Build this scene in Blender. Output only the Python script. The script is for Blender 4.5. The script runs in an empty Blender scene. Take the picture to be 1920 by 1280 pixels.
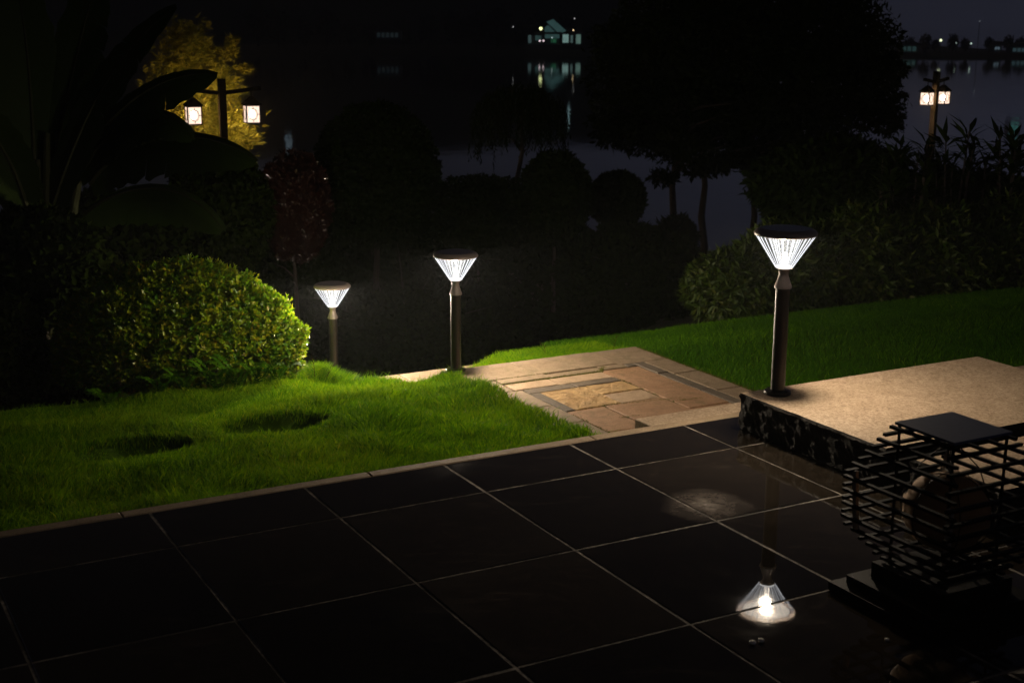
import bpy, math, random
import numpy as np
from mathutils import Vector, Matrix
R = math.radians
random.seed(7); rng = np.random.default_rng(7)
scene = bpy.context.scene
col = scene.collection

# ------------------------------------------------------------------ camera
F, PITCH, ROLL = 2552.0, 0.2325, 0.006          # focal length in photo pixels, radians
cam_d = bpy.data.cameras.new('camera'); cam = bpy.data.objects.new('camera', cam_d); col.objects.link(cam)
CP, SP = math.cos(PITCH), math.sin(PITCH)
FWD = Vector((0, CP, -SP)); RT0 = Vector((1, 0, 0)); UP0 = RT0.cross(FWD)
RT = math.cos(ROLL)*RT0 + math.sin(ROLL)*UP0; UP = -math.sin(ROLL)*RT0 + math.cos(ROLL)*UP0
CAM = Vector((0, 0, 1.85))
M = Matrix((RT, UP, -FWD)).transposed().to_4x4(); M.translation = CAM
cam.matrix_world = M
cam_d.sensor_width = 36; cam_d.lens = F/1920*36
cam_d.clip_start = 0.1; cam_d.clip_end = 4000
cam_d.dof.use_dof = True; cam_d.dof.focus_distance = 7.4; cam_d.dof.aperture_fstop = 5.0
scene.camera = cam

# ------------------------------------------------------------------ world (night) and soft fill
w = bpy.data.worlds.new('World'); scene.world = w; w.use_nodes = True
nt = w.node_tree; nt.nodes.clear()
sky = nt.nodes.new('ShaderNodeTexSky'); sky.sky_type = 'NISHITA'; sky.sun_disc = False
sky.sun_elevation = R(42); sky.sun_rotation = R(150)
bg = nt.nodes.new('ShaderNodeBackground'); bg.inputs[1].default_value = 0.0002
nt.links.new(sky.outputs[0], bg.inputs[0])
# town glow on the mist: violet grey, a little stronger towards the right-hand side of the lake
tc = nt.nodes.new('ShaderNodeTexCoord'); sep = nt.nodes.new('ShaderNodeSeparateXYZ')
nt.links.new(tc.outputs['Generated'], sep.inputs[0])
mr = nt.nodes.new('ShaderNodeMapRange'); mr.inputs[1].default_value = -0.15; mr.inputs[2].default_value = 0.36
nt.links.new(sep.outputs[0], mr.inputs[0])
mixc = nt.nodes.new('ShaderNodeMix'); mixc.data_type = 'RGBA'
nt.links.new(mr.outputs[0], mixc.inputs[0])
mixc.inputs[6].default_value = (0.0110, 0.0108, 0.0150, 1); mixc.inputs[7].default_value = (0.030, 0.032, 0.052, 1)
bg2 = nt.nodes.new('ShaderNodeBackground')
el = nt.nodes.new('ShaderNodeMapRange'); el.interpolation_type = 'SMOOTHSTEP'; el.inputs[1].default_value = 0.0; el.inputs[2].default_value = 0.45; el.inputs[3].default_value = 1.5; el.inputs[4].default_value = 0.12
nt.links.new(sep.outputs[2], el.inputs[0]); nt.links.new(el.outputs[0], bg2.inputs[1])   # the town's glow lies low over the horizon
nt.links.new(mixc.outputs[2], bg2.inputs[0])
addw = nt.nodes.new('ShaderNodeAddShader'); outw = nt.nodes.new('ShaderNodeOutputWorld')
nt.links.new(bg.outputs[0], addw.inputs[0]); nt.links.new(bg2.outputs[0], addw.inputs[1]); nt.links.new(addw.outputs[0], outw.inputs[0])

sd = bpy.data.lights.new('sun', 'SUN'); sun = bpy.data.objects.new('sun', sd); col.objects.link(sun)
sd.energy = 0.018; sd.angle = R(12); sd.color = (1.0, 0.80, 0.58)
sun.rotation_euler = Vector((-0.5, 0.45, -0.80)).to_track_quat('-Z', 'Y').to_euler()

vs = scene.view_settings
vs.view_transform = 'Standard'; vs.look = 'None'; vs.exposure = 0; vs.gamma = 1; vs.use_curve_mapping = False
scene.render.resolution_x, scene.render.resolution_y = 1024, 682

# ------------------------------------------------------------------ frames of reference
def at(px, py, z):                              # point of height z seen at photo pixel
    d = FWD + (px-960)/F*RT - (py-640)/F*UP
    return CAM + d*((z-CAM.z)/d.z)
def dp(px, py, D):                              # point at depth D
    return CAM + D*(FWD + (px-960)/F*RT - (py-640)/F*UP)
YAW = 0.5012
EU = Vector((math.cos(YAW), math.sin(YAW), 0)); EV = Vector((-math.sin(YAW), math.cos(YAW), 0)); O0 = Vector((0.9954, 5.7901, 0))
def P(u, v, z=0.0): return O0 + EU*u + EV*v + Vector((0, 0, z))   # paving grid (metres) to world
def UV(p): q = p - O0; return q.dot(EU), q.dot(EV)

# ------------------------------------------------------------------ object helpers
def link(o, parent=None):
    col.objects.link(o)
    if parent is not None: o.parent = parent
    return o
def mesh(name, V, Fc, mat=None, parent=None, loc=None, rotz=0, smooth=False, attr=None):
    me = bpy.data.meshes.new(name); me.from_pydata([tuple(v) for v in V], [], Fc); me.update()
    if attr is not None:
        a = me.attributes.new('rnd', 'FLOAT', 'POINT'); a.data.foreach_set('value', np.asarray(attr, dtype=np.float32))
    for m in (mat if isinstance(mat, (list, tuple)) else [mat]):
        if m: me.materials.append(m)
    if smooth: me.polygons.foreach_set('use_smooth', [True]*len(me.polygons))
    o = bpy.data.objects.new(name, me); link(o, parent)
    if loc is not None: o.location = loc
    o.rotation_euler.z = rotz
    return o
def npmesh(name, V, T, mat, parent=None, attr=None, loc=None, smooth=False):
    """V (n,3) array, T (m,k) int array, k = 3 or 4"""
    me = bpy.data.meshes.new(name); n, (m, k) = len(V), T.shape
    me.vertices.add(n); me.vertices.foreach_set('co', np.asarray(V, dtype=np.float32).ravel())
    me.loops.add(m*k); me.loops.foreach_set('vertex_index', np.asarray(T, dtype=np.int32).ravel())
    me.polygons.add(m); me.polygons.foreach_set('loop_start', np.arange(0, m*k, k, dtype=np.int32))
    me.polygons.foreach_set('loop_total', np.full(m, k, dtype=np.int32))
    if smooth: me.polygons.foreach_set('use_smooth', np.ones(m, dtype=bool))
    me.update(); me.validate()
    if attr is not None:
        a = me.attributes.new('rnd', 'FLOAT', 'POINT'); a.data.foreach_set('value', np.asarray(attr, dtype=np.float32))
    if mat: me.materials.append(mat)
    o = bpy.data.objects.new(name, me); link(o, parent)
    if loc is not None: o.location = loc
    return o
def empty(name, loc, label, cat, group=None, rotz=0):
    o = bpy.data.objects.new(name, None); o.empty_display_size = 0.1; o.location = loc; o.rotation_euler.z = rotz; link(o)
    return tag(o, label, cat, group)
def tag(o, label=None, cat=None, group=None, kind=None):
    if label: o['label'] = label
    if cat: o['category'] = cat
    if group: o['group'] = group
    if kind: o['kind'] = kind
    return o
def copy_tree(o, parent=None):
    c = o.copy(); col.objects.link(c)
    if parent is not None: c.parent = parent
    for ch in list(o.children): copy_tree(ch, c)
    return c
class MB:                                       # small mesh builder
    def __init__(s): s.v = []; s.f = []; s.mi = []
    def add(s, V, Fc, mi=0):
        b = len(s.v); s.v += [tuple(x) for x in V]; s.f += [tuple(i+b for i in f) for f in Fc]; s.mi += [mi]*len(Fc)
    def box(s, c, sx, sy, sz, rz=0, mi=0, M3=None):
        V = []
        for dz in (-1, 1):
            for dx, dy in ((-1, -1), (1, -1), (1, 1), (-1, 1)):
                p = Vector((dx*sx/2, dy*sy/2, dz*sz/2))
                p = (M3 @ p) if M3 else Matrix.Rotation(rz, 3, 'Z') @ p
                V.append(p + Vector(c))
        s.add(V, [(0, 3, 2, 1), (4, 5, 6, 7), (0, 1, 5, 4), (1, 2, 6, 5), (2, 3, 7, 6), (3, 0, 4, 7)], mi)
    def beam(s, a, b, wd, ht=None, mi=0):
        a, b = Vector(a), Vector(b); ht = ht or wd; d = (b-a); L = d.length; d.normalize()
        x = d.cross(Vector((0, 0, 1))) if abs(d.z) < .98 else Vector((1, 0, 0)); x.normalize(); y = x.cross(d)
        M3 = Matrix((d, x, y)).transposed(); s.box((a+b)/2, L, wd, ht, M3=M3, mi=mi)
    def tube(s, pts, rad, n=8, mi=0, cap=True):
        pts = [Vector(p) for p in pts]; V = []; Fc = []
        for i, p in enumerate(pts):
            d = (pts[min(i+1, len(pts)-1)] - pts[max(i-1, 0)]).normalized()
            x = d.cross(Vector((0.03, 0.07, 1))) if abs(d.z) < .95 else d.cross(Vector((1, 0.1, 0)))
            x.normalize(); y = d.cross(x)
            r = rad[i] if hasattr(rad, '__len__') else rad
            for k in range(n):
                a = 2*math.pi*k/n; V.append(p + (x*math.cos(a) + y*math.sin(a))*r)
        for i in range(len(pts)-1):
            for k in range(n):
                k2 = (k+1) % n; Fc.append((i*n+k, i*n+k2, (i+1)*n+k2, (i+1)*n+k))
        if cap: Fc += [tuple(range(n))[::-1], tuple((len(pts)-1)*n+k for k in range(n))]
        s.add(V, Fc, mi)
    def lathe(s, prof, n=32, mi=0, c=(0, 0, 0)):
        V = []; Fc = []
        for r, z in prof:
            for k in range(n):
                a = 2*math.pi*k/n; V.append((c[0]+r*math.cos(a), c[1]+r*math.sin(a), c[2]+z))
        for i in range(len(prof)-1):
            for k in range(n):
                k2 = (k+1) % n; Fc.append((i*n+k, i*n+k2, (i+1)*n+k2, (i+1)*n+k))
        if prof[0][0] > 1e-4: Fc.append(tuple(range(n))[::-1])
        if prof[-1][0] > 1e-4: Fc.append(tuple((len(prof)-1)*n+k for k in range(n)))
        s.add(V, Fc, mi)
    def build(s, name, mat, parent=None, smooth=False, **kw):
        o = mesh(name, s.v, s.f, mat, parent, smooth=smooth, **kw)
        if any(s.mi): o.data.polygons.foreach_set('material_index', s.mi)
        if smooth:
            try: o.data.set_sharp_from_angle(angle=R(35))
            except Exception: pass
        return o

# ------------------------------------------------------------------ materials
class Mt:
    def __init__(s, name):
        s.m = bpy.data.materials.new(name); s.m.use_nodes = True; s.t = s.m.node_tree; s.t.nodes.clear()
        s.out = s.n('ShaderNodeOutputMaterial')
    def n(s, typ, **kw):
        nd = s.t.nodes.new(typ)
        for k, v in kw.items(): setattr(nd, k, v)
        return nd
    def l(s, a, b): s.t.links.new(a, b)
    def coord(s, scale=1, kind='Object'):
        tc = s.n('ShaderNodeTexCoord'); mp = s.n('ShaderNodeMapping'); s.l(tc.outputs[kind], mp.inputs[0])
        mp.inputs['Scale'].default_value = (scale,)*3 if not hasattr(scale, '__len__') else scale
        return mp.outputs[0]
    def wcoord(s, scale=1):
        g = s.n('ShaderNodeNewGeometry'); mp = s.n('ShaderNodeMapping'); s.l(g.outputs['Position'], mp.inputs[0])
        mp.inputs['Scale'].default_value = (scale,)*3 if not hasattr(scale, '__len__') else scale
        return mp.outputs[0]
    def noise(s, vec, scale, detail=4, rough=.6, dist=0):
        nd = s.n('ShaderNodeTexNoise'); s.l(vec, nd.inputs['Vector']); nd.inputs['Scale'].default_value = scale
        nd.inputs['Detail'].default_value = detail; nd.inputs['Roughness'].default_value = rough; nd.inputs['Distortion'].default_value = dist
        return nd.outputs[0]
    def ramp(s, fac, stops):
        nd = s.n('ShaderNodeValToRGB'); s.l(fac, nd.inputs[0]); e = nd.color_ramp.elements
        while len(e) < len(stops): e.new(0.5)
        for i, (p, c) in enumerate(stops): e[i].position = p; e[i].color = tuple(c)+(1,) if len(c) == 3 else c
        return nd.outputs[0]
    def mix(s, a, b, fac, mode='MIX'):
        nd = s.n('ShaderNodeMix', data_type='RGBA', blend_type=mode)
        for i, x in ((6, a), (7, b)):
            if isinstance(x, tuple): nd.inputs[i].default_value = x+(1,) if len(x) == 3 else x
            else: s.l(x, nd.inputs[i])
        if isinstance(fac, (int, float)): nd.inputs[0].default_value = fac
        else: s.l(fac, nd.inputs[0])
        return nd.outputs[2]
    def math(s, op, a, b=None):
        nd = s.n('ShaderNodeMath', operation=op)
        for i, x in ((0, a), (1, b)):
            if x is None: continue
            if isinstance(x, (int, float)): nd.inputs[i].default_value = x
            else: s.l(x, nd.inputs[i])
        return nd.outputs[0]
    def bsdf(s, base, rough=.6, metal=0, spec=.5, bump=None, bstr=.3, bdist=.01, **kw):
        b = s.n('ShaderNodeBsdfPrincipled')
        for k, x in (('Base Color', base), ('Roughness', rough), ('Metallic', metal), ('Specular IOR Level', spec)):
            if isinstance(x, tuple): b.inputs[k].default_value = x+(1,)
            elif isinstance(x, (int, float)): b.inputs[k].default_value = x
            else: s.l(x, b.inputs[k])
        for k, x in kw.items(): b.inputs[k].default_value = x
        if bump is not None:
            bp = s.n('ShaderNodeBump'); bp.inputs['Strength'].default_value = bstr; bp.inputs['Distance'].default_value = bdist
            s.l(bump, bp.inputs['Height']); s.l(bp.outputs[0], b.inputs['Normal'])
        return b
    def done(s, b): s.l(b.outputs[0], s.out.inputs[0]); return s.m

def mat_simple(name, base, rough=.5, metal=0, nscale=30, var=.25, spec=.5, bstr=.1):
    t = Mt(name); c = t.coord(1); n = t.noise(c, nscale)
    b2 = tuple(x*(1-var) for x in base); b3 = tuple(min(1, x*(1+var)) for x in base)
    return t.done(t.bsdf(t.mix(b2, b3, n), rough, metal, spec, bump=n, bstr=bstr, bdist=.003))

def mat_granite(name, ca, cb, cc, rough=.75, speck=260, bstr=.35, stain=.5, mossy=0.0, lump=0.0):
    t = Mt(name); c = t.wcoord(1)
    big = t.noise(c, 2.3, 5, .65); mid = t.noise(c, 14, 5, .7, .4); fine = t.noise(c, speck, 3, .8)
    base = t.mix(ca, cb, t.ramp(big, [(.35, (0,)*3), (.68, (1,)*3)]))
    base = t.mix(base, cc, t.math('MULTIPLY', t.ramp(mid, [(.45, (0,)*3), (.7, (1,)*3)]), stain))
    base = t.mix(base, t.mix(base, (.42, .37, .33), .75, 'MULTIPLY'), t.ramp(fine, [(.40, (1,)*3), (.52, (0,)*3)]))
    base = t.mix(base, (.75, .66, .52), t.math('MULTIPLY', t.ramp(fine, [(.62, (0,)*3), (.7, (1,)*3)]), .5))
    if mossy: base = t.mix(base, (.07, .075, .02), t.math('MULTIPLY', t.ramp(t.noise(c, 9, 6, .75, 1.0), [(.54, (0,)*3), (.66, (1,)*3)]), mossy))
    h = t.math('ADD', t.math('MULTIPLY', fine, .35), t.math('MULTIPLY', mid, .8 + 4*lump))
    return t.done(t.bsdf(base, rough, 0, .4, bump=h, bstr=bstr, bdist=.006 + .02*lump))

def mat_leaf(name, cols, rough=.45, trans=.35, spec=.5, nscale=60):
    t = Mt(name); a = t.n('ShaderNodeAttribute', attribute_name='rnd')
    n = len(cols); base = t.ramp(a.outputs['Fac'], [(i/(n-1), c) for i, c in enumerate(cols)])
    nz = t.noise(t.coord(1), nscale, 2); base = t.mix(base, t.mix(base, (.5, .5, .45), 1, 'MULTIPLY'), t.math('MULTIPLY', nz, .6))
    b = t.bsdf(base, rough, 0, spec)
    tr = t.n('ShaderNodeBsdfTranslucent'); t.l(base, tr.inputs[0])
    mx = t.n('ShaderNodeMixShader'); mx.inputs[0].default_value = trans
    t.l(b.outputs[0], mx.inputs[1]); t.l(tr.outputs[0], mx.inputs[2]); t.l(mx.outputs[0], t.out.inputs[0])
    return t.m
def mat_emit(name, colr, strength, transp=0.0):
    t = Mt(name); e = t.n('ShaderNodeEmission'); e.inputs[0].default_value = colr+(1,); e.inputs[1].default_value = strength
    if transp:
        tr = t.n('ShaderNodeBsdfTransparent'); mx = t.n('ShaderNodeMixShader'); mx.inputs[0].default_value = transp
        t.l(e.outputs[0], mx.inputs[1]); t.l(tr.outputs[0], mx.inputs[2]); t.l(mx.outputs[0], t.out.inputs[0]); return t.m
    t.l(e.outputs[0], t.out.inputs[0]); return t.m

# dark polished slate tiles, wet in places
t = Mt('slate_tile'); c = t.wcoord(1)
oi = t.n('ShaderNodeObjectInfo')
n1 = t.noise(c, 1.7, 5, .6, .3); n2 = t.noise(c, 22, 6, .75, .5); n3 = t.noise(c, 160, 3)
base = t.mix((.016, .0125, .009), (.032, .025, .018), n1)
base = t.mix(base, (.075, .058, .044), t.math('MULTIPLY', t.ramp(n2, [(.5, (0,)*3), (.75, (1,)*3)]), .4))
n5 = t.noise(t.wcoord((1, 3.2, 1)), 2.4, 7, .8, 1.2)
base = t.mix(base, (.13, .105, .082), t.math('MULTIPLY', t.ramp(n5, [(.56, (0,)*3), (.72, (1,)*3)]), .38))
base = t.mix(base, t.mix(base, (.45, .45, .45), 1, 'MULTIPLY'), oi.outputs['Random'])
# blurry glint before the lamp slab, painted pale into the tile colour
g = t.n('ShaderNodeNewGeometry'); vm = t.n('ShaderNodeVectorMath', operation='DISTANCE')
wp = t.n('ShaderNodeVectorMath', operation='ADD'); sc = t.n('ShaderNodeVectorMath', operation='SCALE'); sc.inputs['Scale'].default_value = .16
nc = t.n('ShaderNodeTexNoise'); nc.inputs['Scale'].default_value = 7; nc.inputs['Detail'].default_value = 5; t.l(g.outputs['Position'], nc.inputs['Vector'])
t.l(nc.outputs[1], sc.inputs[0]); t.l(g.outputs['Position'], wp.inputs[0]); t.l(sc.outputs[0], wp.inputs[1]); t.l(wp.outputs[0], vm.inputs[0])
GLINT_PATCH = at(1322, 945, 0) + Vector((.08, .08, .08)); vm.inputs[1].default_value = GLINT_PATCH
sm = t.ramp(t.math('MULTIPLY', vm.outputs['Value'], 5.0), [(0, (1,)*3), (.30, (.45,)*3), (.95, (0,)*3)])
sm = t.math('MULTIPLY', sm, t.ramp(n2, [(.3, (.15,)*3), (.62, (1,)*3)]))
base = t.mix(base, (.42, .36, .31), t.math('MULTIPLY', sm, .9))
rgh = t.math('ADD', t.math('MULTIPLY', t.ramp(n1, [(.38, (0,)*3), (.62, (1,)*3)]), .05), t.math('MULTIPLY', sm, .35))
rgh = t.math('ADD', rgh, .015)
b = t.bsdf(base, .45, 0, .0, bump=t.math('ADD', n1, t.math('MULTIPLY', n2, .05)), bstr=.10, bdist=.012)
b.inputs['Coat Weight'].default_value = 1.0; b.inputs['Coat IOR'].default_value = 1.6; t.l(rgh, b.inputs['Coat Roughness'])
cb = t.n('ShaderNodeBump'); cb.inputs['Strength'].default_value = .03; cb.inputs['Distance'].default_value = .01; t.l(n1, cb.inputs['Height']); t.l(cb.outputs[0], b.inputs['Coat Normal'])
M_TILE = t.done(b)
t = Mt('grout'); c = t.wcoord(1); n = t.noise(c, 35, 6, .8); n2 = t.noise(c, 4.5, 3)
M_GROUT = t.done(t.bsdf(t.mix(t.mix((.035, .03, .024), (.42, .37, .315), t.ramp(n, [(.35, (0,)*3), (.65, (1,)*3)])), (.022, .018, .014), t.ramp(n2, [(.40, (0,)*3), (.56, (.92,)*3)])), .85, bump=n, bstr=.4, bdist=.004))
M_KERB = mat_granite('kerb_granite', (.27, .20, .125), (.36, .27, .18), (.19, .14, .085), stain=.6)
M_SLAB = mat_granite('lamp_slab_granite', (.42, .315, .215), (.49, .37, .26), (.33, .24, .155), rough=.7, speck=85, stain=.75, bstr=.5)
M_PAT = [mat_granite('border_granite', (.21, .155, .10), (.28, .21, .14), (.12, .085, .052), stain=.7, mossy=.45),
         mat_granite('dark_band_granite', (.10, .080, .060), (.14, .11, .08), (.06, .048, .036), stain=.6, mossy=.2),
         mat_granite('golden_sandstone', (.50, .31, .12), (.60, .40, .18), (.26, .15, .06), stain=.8, lump=1.0, bstr=.8, mossy=.3),
         mat_granite('rusty_granite', (.29, .165, .090), (.34, .21, .125), (.17, .10, .055), stain=.7, mossy=.5),
         mat_granite('pale_sandstone', (.33, .235, .15), (.40, .29, .19), (.22, .15, .09), stain=.7, lump=.4, mossy=.35)]
t = Mt('shaded_split_rock'); c = t.wcoord(1); n = t.noise(c, 26, 8, .75, .6); n2 = t.noise(c, 7, 4)
M_ROCK = t.done(t.bsdf(t.mix((.008, .0065, .005), (.030, .024, .019), n), t.ramp(n2, [(0, (.45,)*3), (1, (.8,)*3)]), 0, .12, bump=n, bstr=.9, bdist=.02))  # near-black colour holds the shade of the unlit slab sides
M_SOIL = mat_simple('soil', (.035, .026, .016), .95, nscale=18, var=.5, bstr=.6)
M_DRY = mat_simple('bare_soil', (.05, .035, .018), .95, nscale=25, var=.5, bstr=.6)
M_METAL_DK = mat_simple('bronze_paint', (.030, .024, .020), .38, .3, 90, .15)
M_METAL_LT = mat_simple('grey_cast_metal', (.30, .255, .235), .45, .3, 80, .12)
M_CAP = mat_simple('cap_paint', (.34, .28, .25), .42, .2, 60, .15)
M_PANEL = mat_simple('solar_glass', (.13, .115, .11), .3, 0, 20, .2)
M_IRON = mat_simple('black_iron', (.004, .0037, .0033), .55, .0, 60, .3, .06, bstr=.25)
M_IRON_TOP = mat_simple('blue_black_plate', (.07, .085, .15), .5, .0, 40, .2, bstr=.15)
M_CAGE_POST = mat_simple('worn_steel', (.42, .36, .31), .3, .6, 50, .35)
M_BARK = mat_simple('bark', (.022, .017, .012), .9, 0, 30, .4, bstr=.8)
M_POSTWOOD = mat_simple('dark_post_paint', (.006, .0045, .0035), 1.0, 0, 20, .3, .0)
M_GRASS = mat_leaf('grass_blades', [(.042, .13, .0015), (.12, .27, .002), (.22, .36, .003), (.34, .35, .015)], .7, .48, .06)
M_MOSS = mat_leaf('moss', [(.06, .07, .01), (.12, .12, .02)], .8, .2, .1)
M_GRASSD = mat_leaf('dry_grass', [(.05, .028, .008), (.09, .055, .018)], .9, .3, .02)
M_BOX = mat_leaf('bush_leaves', [(.04, .125, .003), (.10, .22, .004), (.19, .29, .005), (.32, .33, .01), (.36, .19, .02)], .35, .38, .35)
M_FERN = mat_leaf('fern_leaves', [(.035, .12, .003), (.08, .20, .005)], .6, .4, .06)
M_DARKLEAF = mat_leaf('dark_leaves', [(.008, .016, .003), (.018, .030, .005)], .8, .2, .0)
M_DEEPLEAF = mat_leaf('deep_shade_leaves', [(.003, .006, .0012), (.008, .012, .002)], .9, .2, .0)  # near-black copy of the dark leaves, shade put into the colour
M_HEDGE = mat_leaf('hedge_leaves', [(.016, .036, .003), (.038, .066, .005), (.065, .070, .010)], .5, .3, .2)
M_RED = mat_leaf('red_glossy_leaves', [(.014, .007, .005), (.03, .012, .008)], .12, .1, .8)
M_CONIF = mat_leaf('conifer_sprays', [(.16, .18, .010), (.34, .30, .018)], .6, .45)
M_BANANA = mat_leaf('banana_leaf', [(.012, .024, .004), (.018, .032, .005)], .5, .30, .2, nscale=9)
M_STEM = mat_simple('green_stem', (.014, .016, .007), .85, 0, 12, .4, .1)

# ------------------------------------------------------------------ numeric noise
_ph = rng.random((40, 3))*6.28; _dr = rng.normal(size=(40, 2)); _dr /= np.linalg.norm(_dr, axis=1)[:, None]
def wav(x, y, freq, k=8, off=0):
    s = 0
    for i in range(k):
        d = _dr[(i+off) % 40]; s = s + np.sin((x*d[0]+y*d[1])*freq*(0.6+.17*i) + _ph[(i+off) % 40, 0] + 1.3*np.sin((x*d[1]-y*d[0])*freq*.7+_ph[(i+off) % 40, 1]))
    return s/k

# ================================================================== SETTING
# ---- ground sheet: garden terrace, slope, lake bed
xs = np.concatenate([np.linspace(-1500, -70, 10), np.linspace(-60, 60, 61), np.linspace(70, 1500, 10)])
ys = np.concatenate([[-1500, -600, -200, -60], np.linspace(-20, 64, 64), [80, 120, 200, 300, 325, 338, 346, 360, 420, 600, 1000, 1800]])
X, Y = np.meshgrid(xs, ys)
gz = np.interp(Y, [-20, 8.5, 10, 14, 27, 34, 42, 50, 58, 330, 345, 352, 420, 2000], [-1.2, -1.2, -1.35, -1.5, -2.9, -4.2, -7.0, -7.8, -8.2, -8.5, -7.2, -6.2, -4.5, 2])
gl = np.interp(Y, [-20, 9.5, 12.5, 27, 34, 38, 50, 58, 330, 345, 352, 420, 2000], [-1.2, -1.35, -3.1, -3.3, -4.4, -7.0, -7.8, -8.2, -8.5, -7.2, -6.2, -4.5, 2])
mixx = np.clip((X-1.0)/1.2, 0, 1); gz = gz*mixx + gl*(1-mixx)
gz = np.where((X > 85) & (Y > 400), -9., gz)
gz = gz + .12*wav(X, Y, .5)*((Y > 12) & (Y < 60)) + 0
ny, nx = X.shape; idx = np.arange(nx*ny).reshape(ny, nx)
T = np.stack([idx[:-1, :-1], idx[:-1, 1:], idx[1:, 1:], idx[1:, :-1]], -1).reshape(-1, 4)
t = Mt('earth'); c = t.wcoord(1); n = t.noise(c, .9, 6, .7)
M_EARTH = t.done(t.bsdf(t.mix((.012, .020, .006), (.035, .035, .014), n), .95, bump=n, bstr=.5, bdist=.1))
tag(npmesh('ground', np.stack([X, Y, gz], -1).reshape(-1, 3), T, M_EARTH, smooth=True), kind='structure')

# ---- lake
t = Mt('lake_water'); c = t.wcoord((1, .35, 1)); n = t.noise(c, .55, 4, .6); n2 = t.noise(c, 4, 3, .6)
b = t.bsdf((.004, .006, .008), .035, 0, .5, bump=t.math('ADD', n, t.math('MULTIPLY', n2, .12)), bstr=.22, bdist=.06, IOR=1.333)
M_WATER = t.done(b)
V = [(-1450, 46, -7), (1450, 46, -7), (1450, 2600, -7), (-1450, 2600, -7)]   # beyond the right-hand spit the lake goes on into the mist
tag(mesh('lake', V, [(0, 1, 2, 3)], M_WATER), kind='structure')

# ---- wooded hills beyond the lake (lower towards the right)
xs = np.linspace(-420, 420, 170); ys = np.linspace(352, 620, 40)
X, Y = np.meshgrid(xs, ys)
ridge = np.interp(X, [-420, -150, -60, 0, 40, 78, 100, 160, 420], [34, 33, 30, 26, 25, 12, -8.8, -8.8, -8.8])
hz = -6.4 + (ridge+6)*np.clip((Y-382)/75, 0, 1)**1.25 + 1.6*wav(X, Y, .09)*np.clip((Y-380)/30, 0, 1) + .9*np.abs(wav(X, Y, .5, off=9))*np.clip((Y-378)/20, 0, 1)
ny, nx = X.shape; idx = np.arange(nx*ny).reshape(ny, nx)
T = np.stack([idx[:-1, :-1], idx[:-1, 1:], idx[1:, 1:], idx[1:, :-1]], -1).reshape(-1, 4)
t = Mt('far_woodland'); c = t.wcoord(1); n = t.noise(c, .25, 6, .75)
M_HILL = t.done(t.bsdf(t.mix((.008, .013, .008), (.03, .04, .022), n), .95, bump=n, bstr=1, bdist=2))
tag(npmesh('hills', np.stack([X, Y, hz], -1).reshape(-1, 3), T, M_HILL, smooth=True), kind='structure')

# ---- pavement: dark slate tiles on grout
TA, TB = .6254, .6962
def tile_mesh(name, a, b, th=.03, bev=.003):
    V = []
    for (o, z) in ((0, -th), (0, -bev), (bev, 0)):
        V += [(o, o, z), (a-o, o, z), (a-o, b-o, z), (o, b-o, z)]
    Fc = []
    for k in (0, 4):
        for i in range(4): j = (i+1) % 4; Fc.append((k+i, k+j, k+4+j, k+4+i))
    Fc.append((8, 9, 10, 11))
    me = bpy.data.meshes.new(name); me.from_pydata(V, [], Fc); return me
G = .010
pav = mesh('pavement', [P(-9*TA, -9*TB, -.002), P(7*TA, -9*TB, -.002), P(7*TA, .385, -.002), P(-9*TA, .385, -.002),
     P(-9*TA, -9*TB, -.40), P(7*TA, -9*TB, -.40), P(7*TA, .385, -.40), P(-9*TA, .385, -.40)],
     [(0, 1, 2, 3), (0, 4, 5, 1), (1, 5, 6, 2), (2, 6, 7, 3), (3, 7, 4, 0)], M_GROUT)
tag(pav, kind='structure')
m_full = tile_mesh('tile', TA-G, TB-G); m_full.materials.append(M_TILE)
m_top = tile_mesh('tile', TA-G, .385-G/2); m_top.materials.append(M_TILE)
for i in range(-9, 7):
    for j in range(-9, 1):
        o = bpy.data.objects.new('tile', m_top if j == 0 else m_full); link(o, pav)
        o.location = P(i*TA+G/2, j*TB+G/2, random.uniform(-.0008, .0008)); o.rotation_euler = (random.uniform(-.0022, .0022), random.uniform(-.0022, .0022), YAW)

# ---- kerb of pale granite along the far edge of the pavement
def stone(u0, u1, v0, v1, z, th, mat, parent, name='stone', bev=.004, jit=.0):
    """bevelled stone in paving-grid coordinates"""
    V = []; rj = lambda: random.uniform(-jit, jit)
    cs = [(u0+rj(), v0+rj()), (u1+rj(), v0+rj()), (u1+rj(), v1+rj()), (u0+rj(), v1+rj())]
    cu, cv = (u0+u1)/2, (v0+v1)/2
    for (o, zz) in ((0, z-th), (0, z-bev), (bev, z)):
        for (u, v) in cs:
            V.append(P(u + (o if u < cu else -o), v + (o if v < cv else -o), zz))
    Fc = []
    for k in (0, 4):
        for i in range(4): j = (i+1) % 4; Fc.append((k+i, k+j, k+4+j, k+4+i))
    Fc.append((8, 9, 10, 11))
    return mesh(name, V, Fc, mat, parent)
kerb = empty('kerb', P(-2, .43, 0), 'pale granite kerb along the edge between black tiles and lawn', 'kerb')
def kids_world(e):                              # parts are written in world space
    pass
u = -5.6; INV = []
while u < 3.8:
    L_ = random.uniform(.85, 1.1); s_ = stone(u+.002, min(u+L_, 3.8), .388, .448, .002, .38, M_KERB, None, 'kerb_stone'); INV.append((s_, kerb)); u += L_

# ---- step below the pavement
step = empty('step', P(.7, .8, -.17), 'single pale granite step between the pavement edge and the lower patio', 'step')
for a, b_ in ((.18, .68), (.684, 1.25), (1.254, 1.48)):
    INV.append((stone(a, b_, .451, 1.06, -.17, .19, M_SLAB, None, 'step_stone'), step))

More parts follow.
